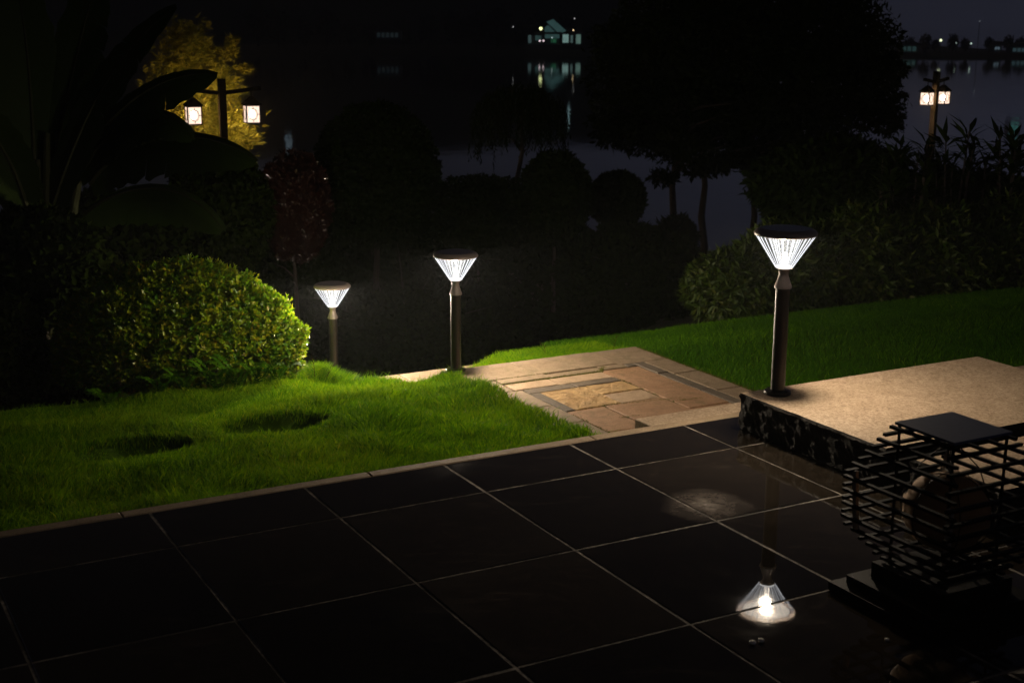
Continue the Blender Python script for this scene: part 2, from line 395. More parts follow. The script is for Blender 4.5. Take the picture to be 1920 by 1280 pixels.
# ---- patio of mixed stone
pb = mesh('patio', [P(.0, .45, -.362), P(1.5, .45, -.362), P(1.5, 3.03, -.362), P(.0, 3.03, -.362), P(.0, .45, -1.2), P(1.5, .45, -1.2), P(1.5, 3.03, -1.2), P(.0, 3.03, -1.2)],
     [(0, 1, 2, 3), (0, 4, 5, 1), (1, 5, 6, 2), (2, 6, 7, 3), (3, 7, 4, 0)], M_DRY)
tag(pb, kind='structure')
st = [(0, .5, 2.675, 3.03, 0), (.504, 1.12, 2.675, 3.03, 0), (1.124, 1.5, 2.65, 3.03, 0),
      (.0, .20, 2.40, 2.670, 0), (.205, .56, 2.575, 2.668, 0), (.565, .95, 2.575, 2.668, 0), (.955, 1.14, 2.575, 2.668, 0),
      (.205, .52, 2.40, 2.545, 4), (.525, .915, 2.40, 2.545, 4),
      (.25, .58, 2.30, 2.395, 1), (.585, .915, 2.30, 2.395, 1),
      (.32, .635, 1.875, 2.294, 2), (.64, .915, 2.09, 2.294, 2), (.64, .915, 1.875, 2.085, 4),
      (.25, .315, 1.875, 2.294, 1), (0, .245, 2.02, 2.395, 0), (0, .245, 1.66, 2.015, 0), (0, .245, 1.25, 1.655, 0), (0, .245, .86, 1.245, 0), (0, .245, .46, .855, 0),
      (.25, .50, 1.42, 1.865, 3), (.505, .915, 1.48, 1.865, 3), (.25, .50, .98, 1.415, 3), (.505, .915, 1.065, 1.475, 3), (.25, .915, .46, .975, 3),
      (.922, 1.215, 2.10, 2.57, 3), (.922, 1.215, 1.60, 2.095, 3), (.922, 1.215, 1.07, 1.595, 3), (.922, 1.215, .46, 1.065, 3),
      (1.145, 1.215, 2.575, 2.645, 1), (1.22, 1.305, 2.35, 2.645, 1), (1.22, 1.305, 1.9, 2.345, 1), (1.22, 1.305, 1.45, 1.895, 1), (1.22, 1.305, .46, 1.445, 1),
      (1.31, 1.5, 2.30, 2.645, 0), (1.31, 1.5, 1.86, 2.295, 0), (1.31, 1.5, 1.40, 1.855, 0), (1.31, 1.5, .46, 1.395, 0)]
for (a, b_, c_, d_, k) in st:
    stone(a+.002, b_-.002, c_+.002, d_-.002, -.35+random.uniform(-.003, .003), .03, M_PAT[k], pb, 'paving_stone', jit=.0025)

# ---- lower landing of the path beyond the patio, and steps down
ld = mesh('path', [P(-.15, 3.04, -.86), P(1.5, 3.04, -.86), P(1.5, 4.66, -.86), P(-.15, 4.66, -.86), P(-.15, 3.04, -1.5), P(1.5, 3.04, -1.5), P(1.5, 4.66, -1.5), P(-.15, 4.66, -1.5)],
     [(0, 1, 2, 3), (0, 4, 5, 1), (1, 5, 6, 2), (2, 6, 7, 3), (3, 7, 4, 0)], M_DRY)
tag(ld, kind='structure')
for (a, b_, c_, d_) in [(-.15, .42, 4.25, 4.66), (.425, .98, 4.25, 4.66), (.985, 1.5, 4.25, 4.66), (-.15, .3, 3.65, 4.245), (.305, .9, 3.65, 4.245), (.905, 1.5, 3.65, 4.245), (-.15, .6, 3.045, 3.645), (.605, 1.5, 3.045, 3.645)]:
    stone(a+.002, b_-.002, c_+.002, d_-.002, -.80, .058, M_PAT[0], ld, 'paving_stone', jit=.003)

# ---- big rough-edged granite slabs on the right
def rough_slab(name, u0, u1, v0, v1, z, th, label):
    pts = []; s = .018
    def seg(a, b):
        n_ = max(2, int((Vector(b)-Vector(a)).length/s)); return [tuple(Vector(a).lerp(Vector(b), i/n_)) for i in range(n_)]
    loop = seg((u0, v0), (u1, v0)) + seg((u1, v0), (u1, v1)) + seg((u1, v1), (u0, v1)) + seg((u0, v1), (u0, v0))
    cu, cv = (u0+u1)/2, (v0+v1)/2; N = len(loop)
    levels = [(0, 0), (.004, .3), (.011, .8)] + [(.011+(th-.011)*q/9, 1.0) for q in range(1, 10)]; NL = len(levels)
    V = []
    for li, (dz, am) in enumerate(levels):
        for k, (u, v) in enumerate(loop):
            front = (abs(u-u0) < 1e-4) or (abs(v-v0) < 1e-4)
            nrm = Vector((-1 if abs(u-u0) < 1e-4 else (1 if abs(u-u1) < 1e-4 else 0), -1 if abs(v-v0) < 1e-4 else (1 if abs(v-v1) < 1e-4 else 0)))
            pu, pz = (u+v)*1.0, dz; nn = float(wav(np.array(pu), np.array(pz), 38, off=3)) + .6*float(wav(np.array(pu), np.array(pz), 95, off=21)); chip = max(0, float(wav(np.array(pu), np.array(0.), 30, off=11)))*max(0, 1-dz/.04)
            dsp = (.008*nn + .002*random.uniform(-1, 1))*am + (.008*am if li < 3 else .002) - chip*.022*(1 if 0 < li < 4 else (.45 if li == 0 else .1))
            if not front: dsp *= .25
            V.append(P(u+nrm.x*dsp, v+nrm.y*dsp, z-dz + (random.uniform(-.003, .003) if 0 < li < NL-1 else 0)))
    V = [tuple(x) for x in V]; Fs = []; Ft = [tuple(range(N))]
    for li in range(len(levels)-1):
        for k in range(N):
            j = (k+1) % N; Fs.append((li*N+k, (li+1)*N+k, (li+1)*N+j, li*N+j))
    e = empty(name, P(cu, cv, z-th), label, 'stone slab', 'large granite slabs beside the pavement')
    a = mesh('slab_top', V[:N], Ft, M_SLAB); INV.append((a, e))
    b_ = mesh('slab_side', V, Fs, M_ROCK); INV.append((b_, e))
    return e
rough_slab('granite_slab', .20, 1.73, -.715, .228, .17, .166, 'tan granite slab with rough split edge carrying the nearest bollard lamp')
rough_slab('granite_slab', .20, 1.73, -1.30, -.86, .17, .166, 'tan granite slab behind the black cage lantern, nearer the camera than the lamp slab')

# ---- lawns
def lawn_h(u, v):
    z = np.interp(v, [.4, 1.3, 2.6, 3.1, 4.0, 4.35, 5.6, 7], [-.27, -.30, -.335, -.42, -.575, -.68, -1.35, -1.6]) - .10*np.clip((u+.75)/.5, 0, 1)*np.clip((v-2.9)/.5, 0, 1)
    z = z + .030*wav(u, v, 2.2) + .036*wav(u, v, 6, off=5) + .012*wav(u, v, 13, off=15)
    for (a, b_, ra, rb, d) in ((-1.36, 2.28, .30, .20, .085), (-2.13, 2.25, .30, .19, .075)):
        q = ((u-a)/ra)**2 + ((v-b_)/rb)**2 + .35*wav(u, v, 9, off=17); z = z - d*1.05*np.clip((1.25-q)*1.7, 0, 1)
    z = z + .13*np.exp(-(((u+.36)/.17)**2 + ((v-4.22)/.16)**2))
    z = z + np.where((v > 1.2) & (v < 2.5), .02*np.exp(-((u-0)/.12)**2), 0)
    return z
def rlawn_h(u, v):
    z = np.interp(v, [-3, 0, 1.5, 3, 3.7, 4.3, 6], [-.22, -.25, -.34, -.40, -.50, -.62, -1.5]) + .02*wav(u, v, 2.4, off=3)
    return z
def sheet(name, u0, u1, v0, v1, hf, mat, step_=.06):
    us = np.arange(u0, u1+1e-6, step_); vs_ = np.arange(v0, v1+1e-6, step_); U, Vv = np.meshgrid(us, vs_); Z = hf(U, Vv)
    Pw = np.stack([O0.x+EU.x*U+EV.x*Vv, O0.y+EU.y*U+EV.y*Vv, Z], -1); ny, nx = U.shape; idx = np.arange(nx*ny).reshape(ny, nx)
    T = np.stack([idx[:-1, :-1], idx[:-1, 1:], idx[1:, 1:], idx[1:, :-1]], -1).reshape(-1, 4)
    return tag(npmesh(name, Pw.reshape(-1, 3), T, mat, smooth=True), kind='structure')
t = Mt('turf'); c = t.wcoord(1); n = t.noise(c, 60, 5, .8); n2 = t.noise(c, 2.2, 4)
M_TURF = t.done(t.bsdf(t.mix(t.mix((.02, .05, .003), (.07, .14, .008), n), (.07, .06, .02), t.ramp(n2, [(.6, (0,)*3), (.75, (.6,)*3)])), .95, 0, .03, bump=n, bstr=.8, bdist=.02))
sheet('lawn', -6.6, -.004, .45, 6.2, lawn_h, M_TURF)
sheet('lawn', 1.504, 8.0, -3.0, 5.8, rlawn_h, M_TURF, .1)
sheet('verge', -.15, 1.5, 3.035+1.63, 6.0, lambda u, v: np.interp(v, [4.6, 5.3, 6], [-1.1, -1.4, -2.2]) + 0*u, M_EARTH, .1)
def back_h(u, v): return np.interp(v, [3.0, 3.6, 3.9], [-.40, -.47, -.80]) - .35*np.clip(.7-u, 0, 1) + .02*wav(u, v, 3)
sheet('verge', .05, 1.5, 3.04, 3.9, back_h, M_TURF, .05)

def blades(name, U, Vv, hf, L, wdt, mat, segs=2, lean=.5, label_kind='stuff', col_shift=0.0):
    n = len(U); Z = hf(U, Vv)
    ang = rng.random(n)*2*np.pi; clump = wav(U, Vv, 9, off=2)*2.2
    ld_ = ang*0.45 + clump; ln = L*(lean + .35*rng.random(n))
    base = np.stack([O0.x+EU.x*U+EV.x*Vv, O0.y+EU.y*U+EV.y*Vv, Z-.003], -1)
    lv = np.stack([np.cos(ld_), np.sin(ld_), 0*ld_], -1)*ln[:, None]
    sv = np.stack([-np.sin(ang), np.cos(ang), 0*ang], -1)*wdt/2
    up = np.stack([0*L, 0*L, L], -1)
    p1 = base + up*.6 + lv*.28
    tip = base + up*.92 + lv
    V = np.empty((n, 5, 3)); V[:, 0] = base-sv; V[:, 1] = base+sv; V[:, 2] = p1-sv*.8; V[:, 3] = p1+sv*.8; V[:, 4] = tip
    i = np.arange(n)[:, None]*5
    T = np.concatenate([i+np.array([[0, 1, 3]]), i+np.array([[0, 3, 2]]), i+np.array([[2, 3, 4]])], 0)
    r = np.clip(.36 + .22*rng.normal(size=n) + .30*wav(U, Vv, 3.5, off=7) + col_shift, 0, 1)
    o = npmesh(name, V.reshape(-1, 3), T, mat, attr=np.repeat(r, 5)); return o
def scatter(n, u0, u1, v0, v1): return u0+(u1-u0)*rng.random(n), v0+(v1-v0)*rng.random(n)
# left lawn (denser near the camera)
U, Vv = scatter(300000, -4.4, .02, .452, 4.55)
keep = U > -4.4
U, Vv = U[keep], Vv[keep]
Ln = .030 + .012*rng.random(len(U)) + .010*np.clip(wav(U, Vv, 5, off=4), -1, 1) + .010*(Vv > 3.8)
for (a, b_, ra, rb) in ((-1.36, 2.28, .30, .20), (-2.13, 2.25, .30, .19)):
    Ln = np.where(((U-a)/ra)**2+((Vv-b_)/rb)**2 < 1, Ln*.55, Ln)
Ln = np.where((U > -.10) & (Vv > 1.0), Ln*1.5, Ln); Ln = Ln*np.where(rng.random(len(U)) < .04, 1.7, 1)*(1+.35*wav(U, Vv, 11, off=12))
tag(blades('lawn_grass', U, Vv, lawn_h, Ln, .0042, M_GRASS), 'bright green lawn grass left of the patio', 'grass', kind='stuff')
U, Vv = scatter(9000, -.65, -.08, 3.95, 4.5)
k = ((U+.36)/.24)**2+((Vv-4.22)/.22)**2 < 1
tag(blades('long_grass', U[k], Vv[k], lawn_h, .05+.05*rng.random(k.sum()), .0045, M_GRASS, lean=.6), 'mound of long bright grass at the foot of the farthest bollard lamp', 'grass', kind='stuff')
U, Vv = scatter(170000, 1.49, 7.2, -2.2, 4.35)
k = Vv < 4.4 - 0*U
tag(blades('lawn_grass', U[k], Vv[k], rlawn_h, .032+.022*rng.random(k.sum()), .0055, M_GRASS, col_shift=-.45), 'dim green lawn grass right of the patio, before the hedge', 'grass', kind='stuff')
U, Vv = scatter(22000, .05, 1.52, 3.05, 3.78)
tag(blades('verge_grass', U, Vv, back_h, .03+.03*rng.random(len(U)), .005, M_GRASS), 'strip of grass along the far edge of the patio', 'grass', kind='stuff')
U = np.concatenate([-2.5+.20*rng.normal(size=500), -1.70+.15*rng.normal(size=420), scatter(500, -4, 0, .5, 4)[0]]); Vv = np.concatenate([1.98+.07*rng.normal(size=500), 2.24+.06*rng.normal(size=420), scatter(500, -4, 0, .5, 4)[1]])
tag(blades('dead_grass', U, Vv, lawn_h, .012+.014*rng.random(len(U)), .004, M_GRASSD, lean=.9), 'brown dead clippings beside the two hollows of the lawn', 'dead grass', kind='stuff')
# moss and small weeds in the patio joints
J = []
for (u0, v0, u1, v1, n_) in ((.22, 2.558, .93, 2.558, 900), (.93, 2.57, .99, 2.64, 200), (.5, 1.868, 1.0, 1.80, 500), (.9, 1.76, 1.12, 1.74, 260), (.46, 1.62, .58, 1.60, 120), (.19, 2.67, .6, 2.67, 200), (1.5, 1.1, 1.5, 3.0, 1800), (.0, 1.1, .0, 2.95, 900), (.25, 1.0, .25, 1.8, 200), (.92, 1.9, .92, 2.4, 160)):
    tt = rng.random(n_); J.append(np.stack([u0+(u1-u0)*tt+rng.normal(size=n_)*.007, v0+(v1-v0)*tt+rng.normal(size=n_)*.006], -1))
J = np.concatenate(J)
tag(blades('joint_weeds', J[:, 0], J[:, 1], lambda u, v: -.352+0*u, .004+.009*rng.random(len(J)), .004, M_MOSS, lean=.8, col_shift=.2), 'moss and tiny weeds growing in the patio joints', 'moss', kind='stuff')

# ================================================================== LAMPS
LAMP_COL = (1.0, .82, .60)
M_RIB = mat_emit('glowing_rib', (.93, .95, 1.0), 1.7, .2)
t = Mt('clear_cone'); e = t.n('ShaderNodeEmission'); e.inputs[0].default_value = (1, .97, .95, 1); e.inputs[1].default_value = 1.0
tr = t.n('ShaderNodeBsdfTransparent'); mx = t.n('ShaderNodeMixShader')
c = t.coord((60, 60, 18)); vn = t.noise(c, 1.5, 2, .7); t.l(t.ramp(vn, [(.35, (.985,)*3), (.7, (.90,)*3)]), mx.inputs[0])
t.l(e.outputs[0], mx.inputs[1]); t.l(tr.outputs[0], mx.inputs[2]); t.l(mx.outputs[0], t.out.inputs[0]); M_CLEAR = t.m
LED_CORE, LED_BOARD, LAMP_W = 30.0, 10.0, 84.0
def led_mat(name, strength, sc_):
    t = Mt(name); c = t.coord(sc_); vo = t.n('ShaderNodeTexVoronoi'); t.l(c, vo.inputs['Vector']); vo.inputs['Randomness'].default_value = .45
    k = t.ramp(vo.outputs['Distance'], [(.28, (1,)*3), (.42, (.02,)*3)])
    hue = t.mix(LAMP_COL, (.80, .86, 1.0), t.math('MULTIPLY', vo.outputs['Color'], .35))
    e = t.n('ShaderNodeEmission'); t.l(hue, e.inputs[0]); t.l(t.math('MULTIPLY', k, strength), e.inputs[1]); t.l(e.outputs[0], t.out.inputs[0]); return t.m
M_CORE = led_mat('led_column', LED_CORE, 75)
M_BOARD = led_mat('led_board', LED_BOARD, 48)
t = Mt('sparkle_cone'); c = t.coord(120); vo = t.n('ShaderNodeTexVoronoi'); t.l(c, vo.inputs['Vector']); e = t.n('ShaderNodeEmission'); t.l(t.mix((1, .86, .66), (.72, .85, 1), vo.outputs['Color']), e.inputs[0]); e.inputs[1].default_value = 3.5
tr = t.n('ShaderNodeBsdfTransparent'); mx = t.n('ShaderNodeMixShader'); t.l(t.ramp(vo.outputs['Distance'], [(.22, (0,)*3), (.34, (1,)*3)]), mx.inputs[0]); t.l(e.outputs[0], mx.inputs[1]); t.l(tr.outputs[0], mx.inputs[2]); t.l(mx.outputs[0], t.out.inputs[0]); M_SPARK = t.m
def bollard(loc, label, scale=1.0):
    e = empty('bollard_lamp', loc, label, 'lamp', 'bollard lamps along the path')
    b = MB(); b.lathe([(.056, 0), (.0625, .003), (.0635, .010), (.060, .016), (.047, .019), (.036, .021)], 40)
    fl = b.build('base_flange', M_METAL_DK, e, True)
    for k in range(4):
        a = math.pi/4+k*math.pi/2; bb = MB(); bb.lathe([(.0, .024), (.006, .024), (.006, .018), (.0062, .016)][::-1], 6, c=(.049*math.cos(a), .049*math.sin(a), 0)); bb.build('bolt', M_METAL_DK, fl)
    b = MB(); b.lathe([(.0325, .0205), (.0325, .498)], 40); b.build('post', M_METAL_DK, e, True)
    b = MB(); b.lathe([(.036, .498), (.0395, .499), (.0400, .505), (.037, .512), (.0225, .555), (.021, .565), (.026, .586), (.036, .590)], 40); b.build('neck', M_METAL_LT, e, True)
    # ribbed clear cone
    b = MB(); z0, z1, r0, r1 = .592, .742, .037, .1335
    b.lathe([(r0, z0), (r1, z1)], 96); b.f = [f for f in b.f if len(f) == 4]; b.mi = [0]*len(b.f)
    ln = b.build('lens', M_CLEAR, e, True)
    b = MB(); n = 30
    for k in range(n):
        a = 2*math.pi*(k+.0)/n; ca, sa = math.cos(a), math.sin(a); tx, ty = -sa, ca
        V = []
        for (r, z, hw, th) in ((r0+.001, z0+.002, .0008, .001), (r1-.001, z1-.002, .0024, .0015)):
            V += [(r*ca+tx*hw, r*sa+ty*hw, z), ((r+th)*ca, (r+th)*sa, z-th*.6), (r*ca-tx*hw, r*sa-ty*hw, z)]
        b.add(V, [(0, 1, 4, 3), (1, 2, 5, 4), (2, 0, 3, 5)])
    rb = b.build('lens_ribs', M_RIB, ln); rb['kind'] = 'stuff'
    b = MB(); b.lathe([(.0, .593), (.034, .593), (.034, .600), (0, .600)], 32); b.build('base_reflector', mat_emit_cached('reflector_glow', (1, .97, .93), 2.2), e)
    b = MB(); b.lathe([(.012, .601), (.012, .66)], 24); b.build('led_column', M_CORE, e, True)
    b = MB(); b.lathe([(.022, .606), (.070, .732)], 40); b.f = [f for f in b.f if len(f) == 4]; b.mi = [0]*len(b.f); b.build('light_guide', M_SPARK, e, True)
    b = MB(); b.lathe([(.050, .7385), (.112, .7385)], 64); b.f = [f[::-1] for f in b.f if len(f) == 4]; b.mi = [0]*len(b.f)
    b.build('led_board', M_BOARD, e)
    b = MB(); b.lathe([(.134, .741), (.1405, .743), (.142, .748), (.1405, .755), (.133, .764), (.120, .770), (.114, .7712), (.112, .7702)], 72)
    cp = b.build('cap', M_CAP, e, True)
    b = MB(); b.lathe([(.110, .7705), (.110, .7725)], 48); b.build('solar_panel', M_PANEL, cp)
    pl = bpy.data.lights.new('lamp_light', 'POINT'); pl.energy = LAMP_W; pl.color = LAMP_COL; pl.shadow_soft_size = .022
    po = bpy.data.objects.new('lamp_light', pl); link(po, e); po.location = (0, 0, .705)
    return e
_mc = {}
def mat_emit_cached(n, c, s):
    if n not in _mc: _mc[n] = mat_emit(n, c, s)
    return _mc[n]
L1 = at(1457.6, 738, .17); L2 = at(855, 695, -.347)
LAMP1 = bollard(L1, 'nearest bollard lamp with bright ribbed cone, standing on the tan granite slab')
LAMP2 = copy_tree(LAMP1); LAMP2.location = L2; LAMP2['label'] = 'middle bollard lamp standing on the far left corner of the patio'
LAMP3 = copy_tree(LAMP1); LAMP3.location = at(627, 714, -.90); LAMP3['label'] = 'farthest bollard lamp beside the round bush, its foot behind the grass mound'
for L_, k_ in ((LAMP1, .92), (LAMP2, 2.1), (LAMP3, 4.6)):        # far two lamps boosted to light the lawn and bush more
    for c_ in L_.children:
        if c_.type == 'LIGHT': c_.data = c_.data.copy(); c_.data.energy = LAMP_W*k_
b = MB(); b.box((0, 0, -.30), .17, .17, .598); b.build('footing', M_KERB, LAMP3)
LAMP2.rotation_euler.z = .4; LAMP3.rotation_euler.z = 1.1

# ================================================================== CAGE LANTERN
CG = P(-.435, -1.64, 0)
cage = empty('cage_lantern', CG, 'unlit black cage lantern of stacked iron rods around a paper ball, on tiered base', 'lantern', rotz=YAW)
for k, (s_, z0, h_) in enumerate(((.50, .0, .030), (.42, .031, .030), (.31, .062, .055))):
    b = MB(); b.box((0, 0, z0+h_/2), s_, s_, h_); b.build('base_block', M_IRON, cage)
zt = .592; b = MB(); b.box((0, 0, zt+.004), .252, .252, .009); b.build('top_plate', M_IRON_TOP, cage)
nl = 21; z_lo, z_hi = .130, .580
for i in range(nl):
    f = i/(nl-1); z = z_lo+(z_hi-z_lo)*f
    hw = .125 + .095*min(1, min(f/.27, (1-f)/.36)) + .0
    for sgn in (-1, 1):
        b = MB()
        if i % 2: b.box((0, sgn*hw, z), 2*hw+.036, .0145, .010)
        else: b.box((sgn*hw, 0, z), .0145, 2*hw+.036, .010)
        b.build('rod', M_IRON, cage)
for sx, sy in ((-1, 1), (1, 1), (1, -1), (-1, -1)):
    b = MB(); b.beam((sx*.196, sy*.196, .225), (sx*.206, sy*.206, .425), .012, .018); b.build('corner_strip', M_CAGE_POST, cage)
for sx, sy in ((-1, 1), (1, 1), (1, -1), (-1, -1)):
    b = MB(); b.beam((sx*.115, sy*.115, .117), (sx*.115, sy*.115, .588), .007); b.build('inner_post', M_IRON, cage)
t = Mt('paper_ball'); c = t.coord(1); n = t.noise(c, 9, 5)
M_BALL = t.done(t.bsdf(t.mix((.24, .13, .055), (.36, .21, .10), n), .75, 0, .15, bump=n, bstr=.3, bdist=.01))
b = MB(); prof = []
for i in range(13):
    a = -math.pi/2+math.pi*i/12; rr = .142*math.cos(a)*(1.0 if i % 2 else .955)+.0001; prof.append((rr, .318+.128*math.sin(a)))
b.lathe(prof, 28); ball = b.build('paper_ball', M_BALL, cage, True)
b = MB()
for k in range(6):
    a = k*math.pi/6*2; b.tube([(.147*math.cos(a)*math.cos(tt), .147*math.sin(a)*math.cos(tt), .318+.132*math.sin(tt)) for tt in [(-90+15*j)*math.pi/180 for j in range(13)]], .0018, 5)
b.build('wire_frame', M_IRON, cage)
b = MB(); b.tube([(0, 0, .445), (0, 0, .590)], .003, 6); b.build('hanging_rod', M_IRON, cage)
for k in range(4):
    a = math.pi/4+k*math.pi/2; b = MB(); b.tube([(0, 0, .560), (.09*math.cos(a), .09*math.sin(a), .47), (.13*math.cos(a), .13*math.sin(a), .36)], .0022, 5); b.build('stay_wire', M_IRON, cage)

# added white beads standing in for spots of reflected light on the tiles
M_GLINT_BEAD = mat_simple('white_glint_bead', (.85, .80, .72), .3, 0, 40, .05)
for (px, py, r_, lab) in ((1411, 1207, .011, 'left of two tiny white beads standing in for light glints beneath the lamp reflection'), (1427, 1203, .010, 'right of two tiny white beads standing in for light glints beneath the lamp reflection'), (1663, 1200, .007, 'tiny white bead standing in for a light glint near the foot of the cage lantern')):
    b = MB(); b.lathe([(r_*math.cos(a)+1e-5, r_*.6*math.sin(a)) for a in [(-90+30*i)*math.pi/180 for i in range(7)]], 10)
    o = b.build('glint_bead', M_GLINT_BEAD, smooth=True); o.location = at(px, py, 0)+Vector((0, 0, r_*.6)); tag(o, lab, 'glint_bead', 'added glint beads on the tiles')

# ================================================================== FOLIAGE
def rand_dirs(n):
    v = rng.normal(size=(n, 3)); return v/np.linalg.norm(v, axis=1)[:, None]
def norm(v): return v/np.maximum(1e-9, np.linalg.norm(v, axis=-1))[..., None]
def leaf_mesh(name, C, D, N, L, W, mat, parent=None, r=None, fold=.25, curl=0.0):
    """pointed folded leaves: base at C, direction D, up normal N; arrays"""
    n = len(C); S = norm(np.cross(D, N)); N2 = np.cross(S, D); L = np.broadcast_to(L, (n,))[:, None]; W = np.broadcast_to(W, (n,))[:, None]
    V = np.empty((n, 6, 3))
    V[:, 0] = C; V[:, 1] = C + D*L*.48 + S*W*.5 + N2*W*fold; V[:, 2] = C + D*L*.48 - S*W*.5 + N2*W*fold
    V[:, 3] = C + D*L*.5; V[:, 4] = C + D*L*.97 - N2*L*curl; V[:, 5] = C + D*L - N2*L*(curl+.02)
    i = np.arange(n)[:, None]*6
    T = np.concatenate([i+np.array([[0, 3, 1]]), i+np.array([[0, 2, 3]]), i+np.array([[1, 3, 5]]), i+np.array([[3, 2, 5]])], 0)
    if r is None: r = rng.random(n)
    return npmesh(name, V.reshape(-1, 3), T, mat, parent, attr=np.repeat(np.clip(r, 0, 1), 6))

def crown_pts(n, c, rx, ry, rz, shell=.35, lumps=.12, flat=-.6, seed=0, freq=5):
    """points near the surface of a lumpy ellipsoid, none below 'flat' (fraction of rz)"""
    d = rand_dirs(int(n*2.2)); d = d[d[:, 2] > flat][:n]
    k = 1 + lumps*(wav(d[:, 0]*1.0+seed, d[:, 1]+d[:, 2]*1.7, freq) + .6*wav(d[:, 2]-seed, d[:, 0]-d[:, 1], freq*2.3, off=6))
    rr = k*(1-shell*rng.random(len(d))**1.6)
    return np.array(c)+d*rr[:, None]*np.array([rx, ry, rz]), d
def foliage(name, c, rx, ry, rz, n, L, W, mat, parent=None, whorl=1, shell=.35, lumps=.12, flat=-.6, seed=0, droop=0.0, up=.5, col_=.5, fold=.25, freq=5):
    C, d = crown_pts(n, c, rx, ry, rz, shell, lumps, flat, seed, freq); n = len(C)
    if whorl > 1:
        ax = norm(d + .5*rand_dirs(n) + np.array([0, 0, up])); C = np.repeat(C, whorl, 0); axr = np.repeat(ax, whorl, 0)
        D = norm(rand_dirs(len(C)) * 1.0 + axr*.85); D[:, 2] -= droop; D = norm(D); Nn = axr; rb = np.repeat(rng.random(n), whorl)*.6 + rng.random(len(C))*.4
    else:
        D = norm(d*.6 + rand_dirs(n)); D[:, 2] -= droop; D = norm(D); Nn = norm(d + .6*rand_dirs(n) + np.array([0, 0, .4])); rb = rng.random(n)
    m = len(C)
    return leaf_mesh(name, C, D, Nn, L*(.65+.7*rng.random(m)), W*(.7+.6*rng.random(m)), mat, parent, r=rb + (col_-.5), fold=fold)
def branchy(name, base, top, r0, mat, parent, nb=7, spread=1.0, height0=.35, bl=1.0):
    b = MB(); base, top = Vector(base), Vector(top); ax = top-base; k = 7
    pts = [base+ax*(i/k)+Vector((random.uniform(-1, 1), random.uniform(-1, 1), 0))*r0*.8*(i > 0) for i in range(k+1)]
    b.tube(pts, [r0*(1-.75*i/k) for i in range(k+1)], 8)
    for j in range(nb):
        f = height0+(1-height0)*random.random(); p = base+ax*f; a = random.uniform(0, 6.283); L_ = bl*random.uniform(.6, 1.1)
        d = Vector((math.cos(a)*spread, math.sin(a)*spread, random.uniform(.3, .9))); q = p+d*L_*.5; q2 = q+Vector((d.x, d.y, d.z*.4))*L_*.5
        b.tube([p, q, q2], [r0*.4, r0*.25, r0*.08], 6)
    return b.build(name, mat, parent, True)
PARTS = []                                      # (part, root): world-space parts to re-parent at the end
def plant(name, loc, label, cat, group=None): return empty(name, loc, label, cat, group)
def own(o, root): INV.append((o, root)); return o

# ---- the round clipped bush by the farthest lamp
BC = P(-1.19, 4.86, 0); b0 = plant('round_bush', (BC.x, BC.y, -.95), 'round clipped bush with bright yellow-green leaves beside the farthest bollard lamp', 'bush')
bc = (BC.x, BC.y, -.47)
own(foliage('foliage', bc, .88, .72, .63, 7500, .041, .019, M_BOX, whorl=6, shell=.22, lumps=.06, flat=-.30, up=.6, freq=7, col_=.42), b0)
own(foliage('inner_foliage', bc, .78, .63, .53, 2500, .05, .028, M_BOX, whorl=3, shell=.3, lumps=.08, flat=-.3, col_=.2), b0)
b = MB()
for k in range(26):
    a = random.uniform(0, 6.28); rr = random.uniform(.1, .62); b.tube([(BC.x+.1*math.cos(a), BC.y+.1*math.sin(a), -1.0), (BC.x+rr*.6*math.cos(a), BC.y+rr*.5*math.sin(a), -.75), (BC.x+rr*math.cos(a), BC.y+rr*.85*math.sin(a), -.35)], [.012, .008, .003], 5)
own(b.build('stem', M_BARK), b0)

C, d = crown_pts(150, bc, .87, .71, .62, .02, .055, -.3, 0, 7); ax = norm(d*.8+.5*rand_dirs(len(C))+np.array([0, 0, .7])); Cq = []; Dq = []; Nq = []
for i in range(len(C)):
    for q in range(9): Cq.append(C[i]+ax[i]*.006*q); v_ = rng.normal(size=3); Dq.append(ax[i]*.8+v_/np.linalg.norm(v_)*.7); Nq.append(ax[i])
own(leaf_mesh('shoots', np.array(Cq), norm(np.array(Dq)), norm(np.array(Nq)), .034, .014, M_BOX, r=.3+.5*rng.random(len(Cq))), b0)
# ---- ferns along the foot of the bush
def fern(loc, s_, label, az0=0, nf=8):
    e = plant('fern', loc, label, 'fern', 'ferns at the foot of the round bush')
    for k in range(nf):
        az = az0 + (k-(nf-1)/2)*.55 + random.uniform(-.15, .15); Lf = s_*random.uniform(.75, 1.1); n = 20
        tt = np.linspace(0, 1, n); h = Lf*(1.55*tt-1.05*tt**2); rad_ = Lf*tt*.72
        px_ = np.stack([math.cos(az)*rad_, math.sin(az)*rad_, h], -1)
        C = []; D = []; Nn = []; Lw = []
        for i in range(1, n):
            tng = px_[i]-px_[i-1]; tng /= np.linalg.norm(tng); sd_ = np.array([-math.sin(az), math.cos(az), 0])
            for sg in (-1, 1):
                C.append(px_[i]); d = sd_*sg+tng*.45; D.append(d/np.linalg.norm(d)); Nn.append(np.cross(tng, sd_)); Lw.append(Lf*.16*math.sin(math.pi*min(1, (tt[i]*.93+.10)))**.8)
        o = leaf_mesh('frond', np.array(C), np.array(D), -np.array(Nn), np.array(Lw), np.array(Lw)*.34, M_FERN, e, r=np.full(len(C), random.random()), fold=.05)
    return e
